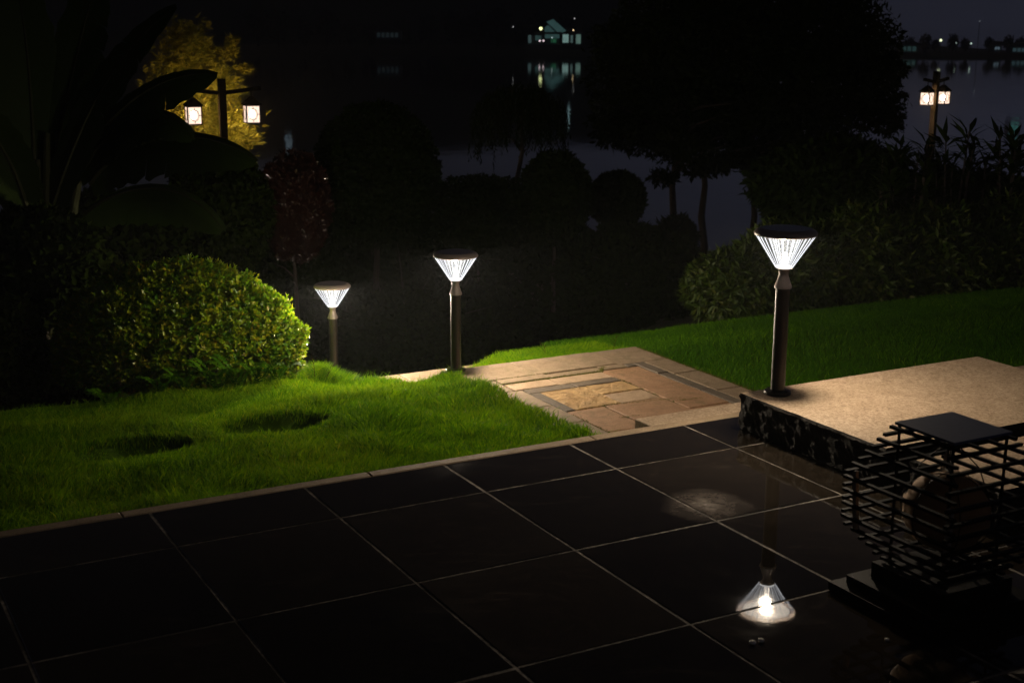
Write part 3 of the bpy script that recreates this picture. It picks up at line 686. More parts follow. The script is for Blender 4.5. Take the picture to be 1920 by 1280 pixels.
for k, (px, py, s_, lab) in enumerate(((278, 738, .20, 'leftmost dim fern at the dark end of the bush foot'), (330, 740, .22, 'low fern with curled fronds below the dark left half of the bush'), (392, 733, .27, 'arching fern below the middle of the bush'), (430, 728, .30, 'tall bright fern right of the bush middle'), (470, 722, .25, 'bright fern with hanging fronds towards the right of the bush'), (498, 716, .22, 'rightmost bright fern near the grass mound'), (180, 748, .2, 'dark fern hardly lit at the left edge of the bush'))):
    uq = UV(at(px, py, -.58))[0]; p = P(uq+.02, 3.93, float(lawn_h(np.array(uq), np.array(3.93)))+.005); fern(p, s_*1.25, lab, az0=-1.6+random.uniform(-.3, .3))
# tall stalks by the mound
for k, (px, y0_, x1_, y1_, lab) in enumerate(((590, 700, 584, 664, 'tall grass stalk leaning left on the grass mound'), (612, 702, 622, 682, 'forked grass stalk close to the farthest lamp post'), (553, 712, 556, 662, 'dry thin stalk at the right edge of the round bush'), (523, 716, 518, 700, 'short dry stalk before the bright end of the bush'), (1150, 648, 1156, 626, 'thin weed stalk at the far edge of the patio'), (1022, 660, 1018, 642, 'low weed stalk behind the patio border'))):
    D_ = 9.4; a = dp(px, y0_+6, D_); c_ = dp(x1_, y1_, D_); b = MB(); m_ = (a+c_)/2+Vector((.006, 0, .004)); b.tube([a, m_, c_], [.0022, .0016, .0008], 5)
    for q in range(3): s2 = a.lerp(c_, .35+.2*q); b.tube([s2, s2+Vector((random.choice((-1, 1))*.03, .01, .025))], [.0014, .0005], 4)
    o = b.build('grass_stalk', M_GRASSD); o['label'] = lab; o['category'] = 'grass stalk'; o['group'] = 'single stalks standing above the grass'

# ---- hedge at the right, built of single shrubs
for k, (px, pyb, top, rx, lab) in enumerate(((1392, 606, 470, .52, 'loose shrub with drooping leaves at the left end of the hedge'), (1480, 600, 425, .62, 'hedge shrub directly behind the nearest bollard lamp'), (1620, 594, 400, .62, 'hedge shrub right of the nearest bollard lamp head'), (1760, 588, 395, .66, 'broad dim hedge shrub beyond the far corner of the slab'), (1900, 584, 385, .66, 'hedge shrub cut by the right edge of the frame'))):
    D_ = 11.9+.12*k; zb = dp(px, pyb, D_).z; c0 = dp(px, (pyb+top)/2, D_+.45); hh = (pyb-top)/F*D_*.56
    e = plant('hedge_shrub', (c0.x, c0.y, zb-.2), lab, 'shrub', 'shrubs of the dim hedge behind the right lawn')
    own(foliage('foliage', (c0.x, c0.y, c0.z), rx, .5, hh, 2600, .085, .026, M_HEDGE, whorl=4, shell=.4, lumps=.16, flat=-.95, droop=.35, seed=k*2.1, up=.2, col_=.45), e)
    b = MB()
    for q in range(9):
        a = random.uniform(0, 6.28); b.tube([(c0.x, c0.y, zb-.25), (c0.x+.25*math.cos(a), c0.y+.2*math.sin(a), c0.z), (c0.x+.5*rx*math.cos(a), c0.y+.3*math.sin(a), c0.z+hh*.7)], [.014, .009, .003], 5)
    own(b.build('stem', M_BARK), e)

# ---- tall lance-leaved shrubs against the lake, right
for k, (px, py, D_, lab) in enumerate(((1655, 296, 14.2, 'leftmost lance-leaved shrub against the lake'), (1720, 272, 14, 'lance-leaved shrub left of the right lantern post'), (1792, 246, 13.6, 'tallest lance-leaved shrub just right of the lantern post'), (1842, 300, 13.8, 'lance-leaved shrub low between two taller ones at the right'), (1905, 256, 13.4, 'lance-leaved shrub at the right frame edge'), (1690, 320, 13.2, 'low lance-leaved shrub beside the big tree'), (1760, 305, 14.4, 'lance-leaved shrub standing before the foot of the lantern post'))):
    top = dp(px, py-2, D_); e = plant('lance_shrub', (top.x, top.y, -1.5), lab, 'shrub', 'lance-leaved shrubs against the lake')
    C = []; D = []; Nn = []
    b = MB()
    for q in range(5):
        tp = top+Vector((random.uniform(-.22, .22), random.uniform(-.2, .2), -abs(random.gauss(0, .16)) if q else 0))
        b.tube([(top.x, top.y, -1.5), (top.x*.4+tp.x*.6, top.y, (tp.z-1.5)/2), tp], [.02, .014, .007], 6)
        for r_ in range(26):
            a = random.uniform(0, 6.283); el = random.uniform(-.3, 1.1); C.append(tp-Vector((0, 0, random.uniform(0, .3)))); D.append((math.cos(a)*math.cos(el), math.sin(a)*math.cos(el), math.sin(el))); Nn.append((random.uniform(-.3, .3), random.uniform(-.3, .3), 1))
    own(leaf_mesh('leaves', np.array([tuple(x) for x in C]), norm(np.array(D)), norm(np.array(Nn)), .20+.12*rng.random(len(C)), .052, M_DARKLEAF, fold=.12, curl=.12), e)
    own(b.build('stem', M_BARK), e)

# ---- dark shrubs and trees in the middle distance: (name, label, px, py centre, depth, rx, rz m, n, leafL, leafW, mat, droop, trunk bottom z)
mid = [('domed_tree', 'tall dark dome-shaped tree behind the two far bollard lamps', 706, 330, 19, .86, 1.0, 9000, .07, .04, M_DARKLEAF, 0, -2.1, .05),
       ('dark_shrub', 'wide dark shrub under the dome-shaped tree, behind the middle lamp', 700, 490, 20.5, 1.35, .85, 6000, .09, .05, M_DARKLEAF, 0, -3.2, .1),
       ('dark_shrub', 'dark shrub between the dome-shaped tree and the willow', 900, 415, 20, .85, .68, 4500, .07, .04, M_DARKLEAF, .2, -2.0, .1),
       ('dark_shrub', 'dark round shrub right of the willow', 1040, 370, 19, .50, .62, 3500, .07, .04, M_DARKLEAF, .1, -2.2, .1),
       ('dark_shrub', 'low wide dark shrub behind the patio grass strip', 1000, 560, 21, 2.2, 1.15, 9000, .10, .055, M_DARKLEAF, 0, -3.3, .12),
       ('dark_shrub', 'dark shrub directly below the small round tree', 1190, 530, 19, 1.05, .80, 5000, .09, .05, M_DARKLEAF, 0, -3.0, .12),
       ('red_shrub', 'dark red glossy-leaved shrub left of the dome-shaped tree', 552, 388, 15.5, .40, .62, 4200, .05, .03, M_RED, 0, -1.9, .08),
       ('round_tree', 'small round dark tree between the willow and the slender trunks', 1157, 374, 21, .42, .42, 4500, .06, .035, M_DARKLEAF, 0, -2.3, .04),
       ('dark_shrub', 'dark bush beneath the slender tree trunks', 1268, 448, 21, .26, .30, 1400, .12, .04, M_DARKLEAF, .1, -2.3, .25),
       ('dark_shrub', 'dark shrub mass behind the hedge at the right', 1560, 350, 15.8, .95, .50, 5000, .09, .045, M_DARKLEAF, .2, -1.8, .12),
       ('dark_shrub', 'dark shrub mass under the lance-leaved shrubs', 1790, 400, 15.2, 1.2, .42, 6000, .09, .045, M_DARKLEAF, .1, -1.8, .12),
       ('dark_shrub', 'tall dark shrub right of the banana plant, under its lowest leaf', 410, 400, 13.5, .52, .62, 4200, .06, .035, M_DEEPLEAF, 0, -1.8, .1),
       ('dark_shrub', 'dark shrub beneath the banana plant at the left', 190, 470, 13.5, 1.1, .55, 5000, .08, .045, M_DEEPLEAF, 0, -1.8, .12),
       ('dark_shrub', 'dark shrub behind the round bush, left of the farthest lamp', 520, 560, 18.5, 1.0, .9, 5000, .09, .05, M_DARKLEAF, 0, -3.2, .12),
       ('dark_shrub', 'low dark shrub filling the gap between the far path edge and the hedge', 760, 640, 18.0, 1.6, .62, 6000, .09, .05, M_DARKLEAF, 0, -3.2, .12),
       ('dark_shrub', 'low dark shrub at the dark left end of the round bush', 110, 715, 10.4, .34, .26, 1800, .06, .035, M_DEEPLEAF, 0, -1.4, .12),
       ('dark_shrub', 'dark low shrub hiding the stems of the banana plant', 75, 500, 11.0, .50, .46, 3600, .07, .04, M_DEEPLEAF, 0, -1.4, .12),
       ('dark_shrub', 'dim leafy shrub at the left frame edge beside the lawn', 10, 670, 9.8, .30, .42, 2600, .05, .025, M_HEDGE, .1, -1.2, .15)]
for k, (nm, lab, px, py, D_, rx, rz, n_, LL, LW, mt, dr, zb, lump) in enumerate(mid):
    c0 = dp(px, py, D_); e = plant(nm, (c0.x, c0.y, zb), lab, 'tree' if 'tree' in nm else 'shrub')
    own(foliage('crown' if 'tree' in nm else 'foliage', tuple(c0), rx, rx*.85, rz, n_, LL*1.15, LW*1.2, mt, whorl=3, shell=.45, lumps=lump, flat=-1, droop=dr, seed=k*1.37, freq=7), e)
    own(branchy('trunk' if 'tree' in nm else 'stem', (c0.x, c0.y, zb), (c0.x, c0.y, c0.z+rz*.5), .05 if 'tree' in nm else .03, M_BARK, None, nb=8, bl=rx*.8), e)

# ---- weeping willow (drooping strands)
wc = dp(975, 215, 22); e = plant('willow_tree', (wc.x, wc.y, -2.5), 'dark weeping tree with hanging strands before the lake reflections', 'tree')
C = []; D = []; Nn = []
for s_ in range(230):
    a = random.uniform(0, 6.283); rr = .68*math.sqrt(random.random()); top = Vector((wc.x+rr*math.cos(a)*1.05, wc.y+rr*math.sin(a), wc.z+.58*(1-(rr/.74)**2)**.5-.08+random.uniform(-.05, .05)))
    Ls = random.uniform(.25, 1.0); n_ = int(Ls/.03); ox = Vector((math.cos(a), math.sin(a), 0))*.12
    for q in range(n_):
        f = q/n_; p = top + ox*math.sin(f*1.5) - Vector((0, 0, Ls*f)); C.append(tuple(p+Vector((random.gauss(0, .008), random.gauss(0, .008), 0)))); D.append((random.gauss(0, .4), random.gauss(0, .4), -1)); Nn.append((random.gauss(0, 1), random.gauss(0, 1), .1))
own(leaf_mesh('crown', np.array(C), norm(np.array(D)), norm(np.array(Nn)), .085, .024, M_DARKLEAF), e)
own(branchy('trunk', (wc.x, wc.y, -2.5), (wc.x, wc.y, wc.z+.3), .07, M_BARK, None, nb=10, bl=.5), e)

# ---- three slender trees with a joined wide crown, right of centre
def clumps(root, cl, n_each, L_, W_, mat, name='crown', seed=0, droop=.15):
    Vs = []
    Call, Dall, Nall = [], [], []
    for i, (cx, cy, cz, r_, rz_) in enumerate(cl):
        n_ = int(n_each*r_*r_); C, d = crown_pts(n_, (cx, cy, cz), r_, r_, rz_, .7, .28, -1, seed+i*.77, 6); Call.append(C)
        D = norm(d*.4+rand_dirs(len(C))); D[:, 2] -= droop; Dall.append(norm(D)); Nall.append(norm(d+rand_dirs(len(C))*.7))
    C = np.concatenate(Call); n_ = len(C)
    return own(leaf_mesh(name, C, np.concatenate(Dall), np.concatenate(Nall), L_*(.6+.8*rng.random(n_)), W_*(.6+.8*rng.random(n_)), mat), root)
def ctr(px, py, D_, r_, rz_): p = dp(px, py, D_); return (p.x, p.y, p.z, r_, rz_)
T1 = [('slender_tree', 'leftmost slender tree of three, its crown reaching out over the lake', 1265, 25.0, 1268, [(1190, 160, .85, .9), (1250, 60, .95, .9), (1170, 90, .6, .5), (1215, 240, .7, .5), (1280, 270, .6, .35), (1300, 150, .9, 1.0), (1150, 240, .42, .35), (1330, 10, .9, .8), (1310, 320, .22, .1), (1245, 332, .25, .12)]),
      ('slender_tree', 'middle slender tree of three with a leaning trunk', 1316, 25.8, 1330, [(1370, 100, 1.0, 1.0), (1400, 220, .8, .55), (1330, 230, .7, .5), (1430, 0, 1.1, .9), (1345, 305, .35, .2), (1480, 150, .9, .9), (1390, 290, .35, .22)]),
      ('slender_tree', 'rightmost slender tree of three, its right side faintly lit by the lanterns', 1408, 28.5, 1412, [(1520, 60, 1.25, 1.1), (1590, 160, 1.1, .9), (1500, 230, 1.0, .8), (1640, 200, .62, .6), (1560, 290, .9, .5), (1620, 80, .75, .7), (1450, 290, .6, .35), (1660, 130, .42, .3), (1670, 230, .3, .25), (1590, 0, .7, .6), (1600, 330, .7, .4), (1425, 320, .3, .2)])]
for nm, lab, pxb, D_, pxt, cl in T1:
    bs = dp(pxb, 520, D_); tp = dp(pxt, 120, D_); e = plant(nm, tuple(bs), lab, 'tree', 'three slender trees standing before the lake')
    clumps(e, [ctr(px, py, D_+random.uniform(-.4, .5), r_, rz_) for px, py, r_, rz_ in cl], 3300, .15, .062, M_DARKLEAF, seed=D_)
    own(branchy('trunk', bs, tp, .085, M_BARK, None, nb=16, bl=1.3, height0=.45), e)

# ---- golden conifer lit by the left lantern
e = plant('conifer_tree', tuple(dp(370, 420, 27)), 'feathery yellow-green tree glowing behind the left lantern post', 'tree')
Call, Dall, Nall = [], [], []
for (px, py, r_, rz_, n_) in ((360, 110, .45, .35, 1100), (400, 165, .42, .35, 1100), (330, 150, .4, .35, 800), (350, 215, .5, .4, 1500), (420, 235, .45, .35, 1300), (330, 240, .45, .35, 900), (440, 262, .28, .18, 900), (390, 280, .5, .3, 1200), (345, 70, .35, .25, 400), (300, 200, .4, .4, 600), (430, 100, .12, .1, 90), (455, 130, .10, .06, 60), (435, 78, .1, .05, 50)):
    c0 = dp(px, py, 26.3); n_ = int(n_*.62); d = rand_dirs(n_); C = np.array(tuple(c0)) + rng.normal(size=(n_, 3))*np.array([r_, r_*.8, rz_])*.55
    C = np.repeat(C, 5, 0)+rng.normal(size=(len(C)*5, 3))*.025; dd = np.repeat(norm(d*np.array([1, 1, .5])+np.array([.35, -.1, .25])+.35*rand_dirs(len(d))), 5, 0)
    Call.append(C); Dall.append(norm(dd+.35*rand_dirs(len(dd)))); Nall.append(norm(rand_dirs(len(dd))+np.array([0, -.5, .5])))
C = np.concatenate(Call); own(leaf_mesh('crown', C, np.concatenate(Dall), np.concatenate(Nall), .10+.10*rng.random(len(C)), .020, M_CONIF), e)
own(branchy('trunk', dp(370, 420, 27.1), dp(372, 90, 27.1), .07, M_BARK, None, nb=14, bl=.6), e)

# ---- banana plant at the left
bb = dp(95, 640, 11.5); ban = plant('banana_plant', tuple(bb), 'very large dark banana plant with arching torn leaves at the left', 'plant')
def bez(pts, n):
    out = []
    for i in range(n):
        t_ = i/(n-1); q = [Vector(p) for p in pts]
        while len(q) > 1: q = [q[j].lerp(q[j+1], t_) for j in range(len(q)-1)]
        out.append(q[0])
    return out
def banana_leaf(pp, wpx, dq, tilt, droop_, torn=.5):
    """pp: photo pixels with depth, wpx half width in px, tilt of the blade about its midrib"""
    mid_ = bez([dp(x, y, D_) for x, y, D_ in pp], 34); V = []; Fc = []; n = len(mid_); hw = wpx/F*pp[0][2]
    sc_ = [1.0]*n
    for sg in (-1, 1):
        for i in range(n-1):
            if i % random.choice((3, 4, 5, 6)) == 0 and random.random() < torn: gap = .25
            else: gap = 0
            for (f0, f1) in ((0, .5), (.5, 1)):
                quad = []
                for (ii, g_) in ((i, 0), (i+1, -gap*(f1 > .6))):
                    for f in ((f0, f1) if ii == i else (f1, f0)):
                        tt = ii/(n-1); j = min(ii, n-2); tg = (mid_[j+1]-mid_[j]).normalized()
                        s0 = tg.cross(Vector((0, -1, .35))).normalized(); nn = s0.cross(tg).normalized(); s1 = (s0*math.cos(tilt)+nn*math.sin(tilt))*sg
                        wloc = hw*(math.sin(math.pi*min(1, tt*.94+.05))**.55)*(1+.06*math.sin(ii*1.9)*f)
                        p = mid_[ii]+s1*wloc*f - Vector((0, 0, 1))*droop_*wloc*f*f + nn*.10*wloc*f
                        if g_ and f > .6: p = p.lerp(mid_[ii-1], .10)
                        quad.append(p)
                b_ = len(V); V += [tuple(q) for q in quad]; Fc.append((b_, b_+1, b_+2, b_+3))
    o = mesh('leaf', V, Fc, M_BANANA, attr=[.5]*len(V)); own(o, ban)
    m = MB(); m.tube(mid_, [.022*(1-.85*i/n) for i in range(n)], 6); own(m.build('midrib', M_STEM), None); INV[-1] = (INV[-1][0], o)
banana_leaf([(160, 300, 11.5), (215, 190, 11.0), (310, 130, 10.6), (408, 138, 10.6)], 40, 0, .2, .6)
banana_leaf([(150, 330, 11.5), (230, 190, 11.0), (320, 185, 10.7), (362, 262, 10.6)], 34, 0, .3, .8)
banana_leaf([(170, 345, 11.4), (240, 235, 11.0), (400, 235, 10.5), (482, 302, 10.3)], 40, 0, .25, .9)
banana_leaf([(160, 400, 11.4), (240, 330, 11.0), (360, 335, 10.7), (418, 432, 10.6)], 38, 0, .3, .9)
banana_leaf([(90, 420, 11.5), (140, 250, 11.3), (200, 110, 11.2), (330, 10, 11.1)], 52, 0, .5, .2, .2)
banana_leaf([(80, 420, 11.5), (110, 230, 11.6), (150, 80, 11.5), (190, -80, 11.4)], 62, 0, .2, .1, .2)
banana_leaf([(70, 420, 11.5), (60, 230, 11.6), (60, 80, 11.5), (20, -80, 11.4)], 62, 0, -.2, .1, .2)
banana_leaf([(60, 420, 11.5), (30, 300, 11.3), (-30, 200, 11.2), (-110, 180, 11)], 55, 0, .1, .4, .3)
if 0: banana_leaf([(60, 440, 11.5), (30, 380, 11.2), (-10, 350, 11.0), (-60, 420, 10.9)], 45, 0, .2, .6, .4)
for (x0, x1, y1) in ((60, 50, 330), (85, 88, 250), (110, 120, 300), (95, 150, 330), (75, 70, 300), (45, 35, 330)):
    m = MB(); m.tube([dp(x0, 640, 11.5), dp((x0+x1)/2, 480, 11.5), dp(x1, y1, 11.5)], [.07, .05, .025], 8); own(m.build('stem', M_STEM), ban)

# ================================================================== LANTERN POSTS
M_BULB = mat_emit('warm_bulb', (1.0, .72, .40), 3200)
t = Mt('frosted_pane'); e_ = t.n('ShaderNodeEmission'); e_.inputs[0].default_value = (1, .76, .62, 1); e_.inputs[1].default_value = 1.6
tr = t.n('ShaderNodeBsdfTransparent'); tr.inputs[0].default_value = (1, .9, .75, 1); mx = t.n('ShaderNodeMixShader'); mx.inputs[0].default_value = .32
t.l(e_.outputs[0], mx.inputs[1]); t.l(tr.outputs[0], mx.inputs[2]); t.l(mx.outputs[0], t.out.inputs[0]); M_PANE = t.m
def lantern_post(base, H, arm, rot, label, ls=.30, lh=.30):
    e = empty('lantern_post', base, label, 'street lamp', 'lantern posts by the lake', rotz=rot)
    b = MB(); b.box((0, 0, H/2), .13, .13, H); b.box((0, 0, .1), .22, .22, .2); b.build('post', M_POSTWOOD, e)
    za = H-.24
    b = MB(); b.beam((-arm-.18, 0, za+.06), (0, 0, za-.02), .07, .07); b.beam((0, 0, za-.02), (arm+.18, 0, za+.06), .07, .07); b.build('crossarm', M_POSTWOOD, e)
    for sg in (-1, 1):
        L_ = bpy.data.objects.new('lantern', None)
        f = MB(); cx = sg*arm; z1 = za-.25; z0 = z1-lh; h = ls/2
        f.tube([(cx, 0, za), (cx, 0, z1+.12)], .012, 6)
        for sx, sy in ((-1, -1), (1, -1), (1, 1), (-1, 1)): f.beam((cx+sx*h, sy*h, z0), (cx+sx*h, sy*h, z1), .022)
        for zz in (z0, z1):
            for a_, b_ in (((-h, -h), (h, -h)), ((h, -h), (h, h)), ((h, h), (-h, h)), ((-h, h), (-h, -h))): f.beam((cx+a_[0], a_[1], zz), (cx+b_[0], b_[1], zz), .022)
        for q in range(4):                       # oval fretwork on each face
            ca, sa = math.cos(q*math.pi/2), math.sin(q*math.pi/2)
            pts = [(.30*ls*math.cos(k*math.pi/8), .40*ls*math.sin(k*math.pi/8)) for k in range(17)]
            f.tube([(cx+ca*(h+.004)-sa*x, sa*(h+.004)+ca*x, (z0+z1)/2+y) for x, y in pts], .006, 4, cap=False)
            for (x0, y0, x1, y1) in ((-.5, 0, -.30, 0), (.30, 0, .5, 0), (0, .40, 0, .5), (0, -.5, 0, -.40)):
                f.tube([(cx+ca*(h+.004)-sa*x*ls, sa*(h+.004)+ca*x*ls, (z0+z1)/2+y*ls*1.08) for x, y in ((x0, y0), (x1, y1))], .006, 4)
        f.tube([(cx, 0, za+.04), (cx, 0, z1+.02)], .010, 5)
        fr = f.build('lantern_frame', M_POSTWOOD, e)
        r_ = MB(); r_.add([(cx-h*1.35, -h*1.35, z1+.015), (cx+h*1.35, -h*1.35, z1+.015), (cx+h*1.35, h*1.35, z1+.015), (cx-h*1.35, h*1.35, z1+.015), (cx-.03, -.03, z1+.16), (cx+.03, -.03, z1+.16), (cx+.03, .03, z1+.16), (cx-.03, .03, z1+.16)], [(3, 2, 1, 0), (0, 1, 5, 4), (1, 2, 6, 5), (2, 3, 7, 6), (3, 0, 4, 7), (4, 5, 6, 7)]); r_.build('lantern_roof', M_POSTWOOD, fr)
        for q in range(4):
            ca, sa = math.cos(q*math.pi/2), math.sin(q*math.pi/2); V = [(cx+ca*h*.985-sa*x, sa*h*.985+ca*x, z) for x, z in ((-h*.93, z0+.011), (h*.93, z0+.011), (h*.93, z1-.011), (-h*.93, z1-.011))]
            mesh('pane', V, [(0, 1, 2, 3)], M_PANE, fr)
        bu = MB(); bu.lathe([(.048*math.cos(a)+1e-4, .062*math.sin(a)) for a in [(-90+22.5*i)*math.pi/180 for i in range(9)]], 12, c=(cx, 0, (z0+z1)/2)); bu.build('bulb', M_BULB, fr, True)
        bpy.data.objects.remove(L_)
    return e
top = dp(415, 148, 25); g0 = -2.7
LP1 = lantern_post((top.x, top.y, g0), top.z-g0, .54, .42, 'lantern post at the left with two glowing square lanterns before a lit tree', .25, .32)
top = dp(1757, 134, 33); g0 = -4.1
LP2 = lantern_post((top.x, top.y, g0), top.z-g0, .37, .75, 'smaller lantern post at the right with two glowing lanterns against the lake', .23, .30)

# ================================================================== FAR SHORE
M_TEAL = {}
def glow(colr, s_):
    k = (colr, s_)
    if k not in M_TEAL:
        t = Mt('window_roof_glow'); c = t.wcoord(1); n = t.noise(c, .9, 3); e = t.n('ShaderNodeEmission'); t.l(t.mix(tuple(x*.45 for x in colr), colr, n), e.inputs[0]); e.inputs[1].default_value = s_; t.l(e.outputs[0], t.out.inputs[0]); M_TEAL[k] = t.m
    return M_TEAL[k]
M_ROOF = mat_simple('dark_roof', (.03, .035, .04), .8, 0, .6, .3); M_WALLF = mat_simple('far_wall', (.16, .20, .20), .8, 0, .4, .3)
FD = 356.0; UNIT = FD/F                          # metres per photo pixel on the far shore
def fz(py): return dp(960, py, FD).z
def fx(px): return (px-960)*UNIT
FY = dp(960, 80, FD).y
# pavilion with a pitched roof and open pillars
pv = empty('pavilion', (fx(1038), FY, fz(92)), 'teal-lit lakeside pavilion with pitched roof on the far shore', 'building')
def fbox(nm, x0, x1, y0, y1, mat, par, dy=0, dep=4):
    b = MB(); b.box(((x0+x1)/2*1.0, 0, 0), 0, 0, 0) if False else None
    X0, X1, Z0, Z1 = fx(x0), fx(x1), fz(y1), fz(y0); b.box(((X0+X1)/2, FY+dy+dep/2, (Z0+Z1)/2), X1-X0, dep, Z1-Z0); o = b.build(nm, mat); own(o, par); return o
fbox('terrace', 980, 1095, 84, 98, M_ROOF, pv, -1.5, 7)
fbox('wall', 986, 1046, 66, 84, M_WALLF, pv, 2)
for (x0, x1, y0, y1, cc, s_) in ((987, 993, 66, 81, (.18, .30, .30), .22), (1000, 1012, 67, 76, (.16, .34, .32), .16), (1018, 1046, 62, 72, (.16, .36, .34), .18), (1052, 1063, 64, 80, (.45, .75, .70), .38), (1066, 1072, 66, 80, (.3, .5, .48), .2), (1075, 1086, 64, 82, (.30, .52, .45), .30), (1030, 1040, 73, 80, (.10, .5, .25), .15)):
    fbox('window', x0, x1, y0, y1, glow(cc, s_*1.2), pv, 1.7, .2)
def froof(x0, xm, x1, yb, yt, par):
    b = MB(); V = []
    for d in (-2, 5): V += [(fx(x0), FY+d, fz(yb)), (fx(xm), FY+d, fz(yt)), (fx(x1), FY+d, fz(yb))]
    b.add(V, [(0, 1, 2), (5, 4, 3), (0, 3, 4, 1), (1, 4, 5, 2), (2, 5, 3, 0)]); own(b.build('roof', M_ROOF), par)
froof(1046, 1070, 1094, 64, 52, pv)
for nm_, q_, s_ in (('glowing_roof_slope', ((1046, 64), (1064, 62), (1034, 36), (1021, 41)), .22), ('glowing_gable', ((1018, 71), (1044, 71), (1044, 65), (1024, 47), (1018, 52)), .20)):
    b = MB(); n_ = len(q_); b.add([(fx(x), FY+2.6+d_, fz(y)) for d_ in (0, .3) for x, y in q_], [tuple(range(n_)), tuple(range(2*n_-1, n_-1, -1))] + [(i, n_+i, n_+(i+1) % n_, (i+1) % n_) for i in range(n_)]); own(b.build(nm_, glow((.16, .36, .35), s_)), pv)  # roof slope and gable emit, standing in for teal light falling on them
fbox('roof', 996, 1050, 60, 64, M_ROOF, pv, 0, 5)
for x in (998, 1016, 1049, 1064, 1074, 1089): fbox('pillar', x, x+2, 64, 86, M_ROOF, pv, -1.2, .5)
fb = [('shore_house', 700, 748, 52, 76, (.10, .15, .17), .10, 'dim grey house on the far shore above the dome-shaped tree'),
      ('shore_house', 1688, 1722, 72, 96, (.12, .26, .26), .16, 'low teal-lit house on the far shore beside the big tree crown'),
      ('shore_house', 1862, 1878, 72, 92, (.35, .50, .62), .24, 'bluish-lit house on the far shore right of the lantern post'),
      ('shore_house', 1896, 1935, 74, 96, (.14, .26, .30), .20, 'dim house on the far shore at the right frame edge')]
for nm, x0, x1, y0, y1, cc, s_, lab in fb:
    e = empty(nm, (fx((x0+x1)/2), FY, fz(y1)), lab, 'building', 'dim houses on the far shore')
    fbox('wall', x0, x1, y0+8, y1, M_WALLF, e, 1); froof(x0-3, (x0+x1)/2, x1+3, y0+8, y0, e)
    nW = max(2, int((x1-x0)/9))
    for q in range(nW): xx = x0+3+(x1-x0-6)*q/nW; fbox('window', xx, xx+(x1-x0-6)/nW*.72, y0+11, y1-4, glow(cc, s_), e, .7, .25)
# houses on the hillside whose light shows in the lake reflections
for (px, pr, hgt, wd, cc, s_, lab) in ((532, 272, 26, 14, (.45, .62, .75), .30, 'hillside house above the frame whose bluish light streaks the lake beside the red shrub'), (1065, 216, 34, 5, (.45, .75, .80), .45, 'narrow lit stair tower above the frame reflected in the lake right of the willow'), (1912, 238, 18, 16, (.15, .60, .52), .45, 'teal-lit building above the frame reflected in the lake at the right edge'), (1240, 250, 8, 40, (.15, .65, .60), .45, 'teal-lit hillside terrace seen reflected through gaps in the slender trees')):
    z = -15.85 + (pr-36)/F*(FD+14); px = 960+(px-960)*(FD+16)/FD; e = empty('hillside_house', (fx(px), FY+16, z-7), lab, 'building', 'lit houses on the hill above the lake')
    hh = hgt*UNIT; ww = wd*UNIT
    b = MB(); b.box((fx(px), FY+18, z), ww+1, 3, hh+2); own(b.build('wall', M_ROOF), e)
    for q in range(2 if wd > 6 else 1):
        b = MB(); n2_ = (2 if wd > 6 else 1); b.box((fx(px)+(q-.5*(n2_-1))*ww*.5, FY+16.4, z), ww/n2_*.8, .2, hh); own(b.build('window', glow(cc, s_)), e)
# point-like lamps on the shore
for k, (px, py, r_, cc, s_, lab) in enumerate(((1014, 54, .42, (.9, 1, .45), 2.2, 'bright yellowish lamp above the pavilion terrace'), (1012, 77, .22, (1, .8, .85), 1.6, 'left of two small pink-white lamps under the yellowish lamp'), (1019, 77, .22, (1, .8, .85), 1.6, 'right of two small pink-white lamps under the yellowish lamp'), (1035, 71, .13, (.8, 1, 1), 1.2, 'faint lamp in the middle of the pavilion'), (962, 51, .13, (1, 1, 1), .9, 'faint lamp left of the pavilion'), (1077, 35, .13, (1, 1, 1), .9, 'upper faint lamp above the pavilion right end'), (1075, 57, .15, (1, .75, .4), 2.4, 'lower orange lamp above the pavilion right end'), (1764, 76, .32, (.9, 1, .6), 2.0, 'bright yellowish lamp on the far shore above the right lantern post'), (1793, 81, .16, (.6, .8, .7), .6, 'faint lamp on the far shore right of the yellowish one'), (1821, 82, .22, (.7, .95, .8), 1.0, 'pale green lamp between the shore houses at the right'), (1837, 40, .10, (.8, .9, 1), .7, 'faint single lamp high on the right shore'))):
    p = dp(px, py, FD-4); e = empty('shore_lamp', (p.x, p.y, -6.5), lab, 'lamp', 'lamps along the far shore')
    b = MB(); b.lathe([(r_*math.cos(a)+1e-4, r_*math.sin(a)) for a in [(-90+30*i)*math.pi/180 for i in range(7)]], 10, c=tuple(p)); own(b.build('globe', mat_emit('shore_lamp_glow', cc, s_)), e)
    b = MB(); b.tube([(p.x, p.y, -6.6), (p.x, p.y, p.z-r_)], .07, 5); own(b.build('pole', M_ROOF), e)
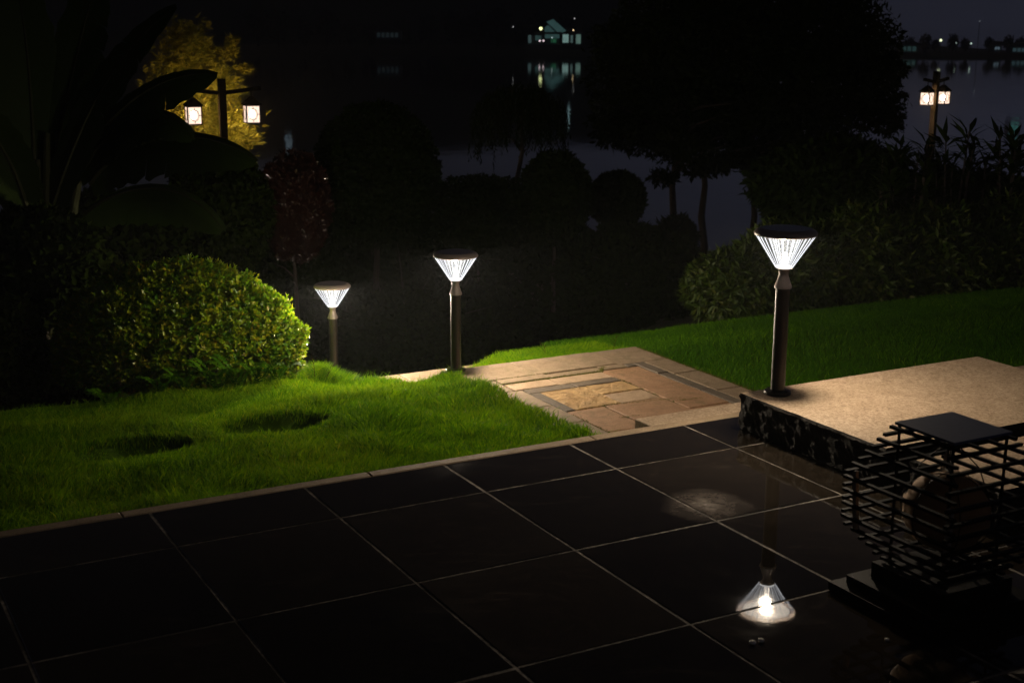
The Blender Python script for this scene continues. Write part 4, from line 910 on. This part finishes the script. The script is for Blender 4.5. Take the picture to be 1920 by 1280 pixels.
# far trees along the water
M_FART = mat_leaf('far_leaves', [(.012, .02, .014), (.03, .04, .025)], .8, .2)
proto = []
for s_ in range(3):
    C, d = crown_pts(260, (0, 0, 5.2), 2.6, 2.6, 2.8, .9, .3, -1, s_*3.3, 5); m = leaf_mesh('crown', C, norm(d+rand_dirs(len(d))), norm(rand_dirs(len(d))), 1.5, .9, M_FART)
    b = MB(); b.tube([(0, 0, -.5), (.1, 0, 3), (0, 0, 6)], [.25, .2, .1], 6); tr_ = b.build('trunk', M_BARK); proto.append((m, tr_))
side = lambda px: 'behind the pavilion' if 970 < px < 1100 else ('left of the pavilion' if px <= 970 else 'on the right shore')
used = set()
far_px = [480, 520, 565, 610, 650, 690, 755, 800, 850, 890, 930, 968, 1004, 1060, 1100, 1130, 1700, 1730, 1752, 1783, 1806, 1848, 1885, 1908]
for i, px in enumerate(far_px):
    m, tr_ = proto[i % 3]; s_ = random.uniform(.7, 1.35)*(.6 if px > 1600 else 1); p = (fx(px)*1.02, FY+random.uniform(5, 9), -6.5)
    e = empty('far_tree', p, 'small dark tree silhouette on the far shore '+side(px), 'tree', 'dark trees on the far shore '+side(px)); e.scale = (s_*.8, s_*.8, s_); e.rotation_euler.z = random.uniform(0, 6)
    if i < 3: m.parent = e; tr_.parent = e
    else:
        for q in (m, tr_): c_ = q.copy(); col.objects.link(c_); c_.parent = e

# ---- damp night mist over the lake
HAZE = True
if HAZE:
    b = MB(); b.box((0, 900, 26), 3100, 2400, 72.1); hz_ = b.build('haze', None)
    t = Mt('mist'); pvn = t.n('ShaderNodeVolumePrincipled'); pvn.inputs['Color'].default_value = (.80, .86, .95, 1); pvn.inputs['Density'].default_value = .0007; pvn.inputs['Anisotropy'].default_value = .3
    t.l(pvn.outputs[0], t.out.inputs['Volume']); hz_.data.materials.append(t.m); tag(hz_, 'thin pale night mist hanging over the garden and lake', 'mist', kind='stuff')

# ---- parts written in world space become children of their things
bpy.context.view_layer.update()
for o, root in INV:
    if o.parent is None: o.parent = root; o.matrix_parent_inverse = root.matrix_world.inverted()
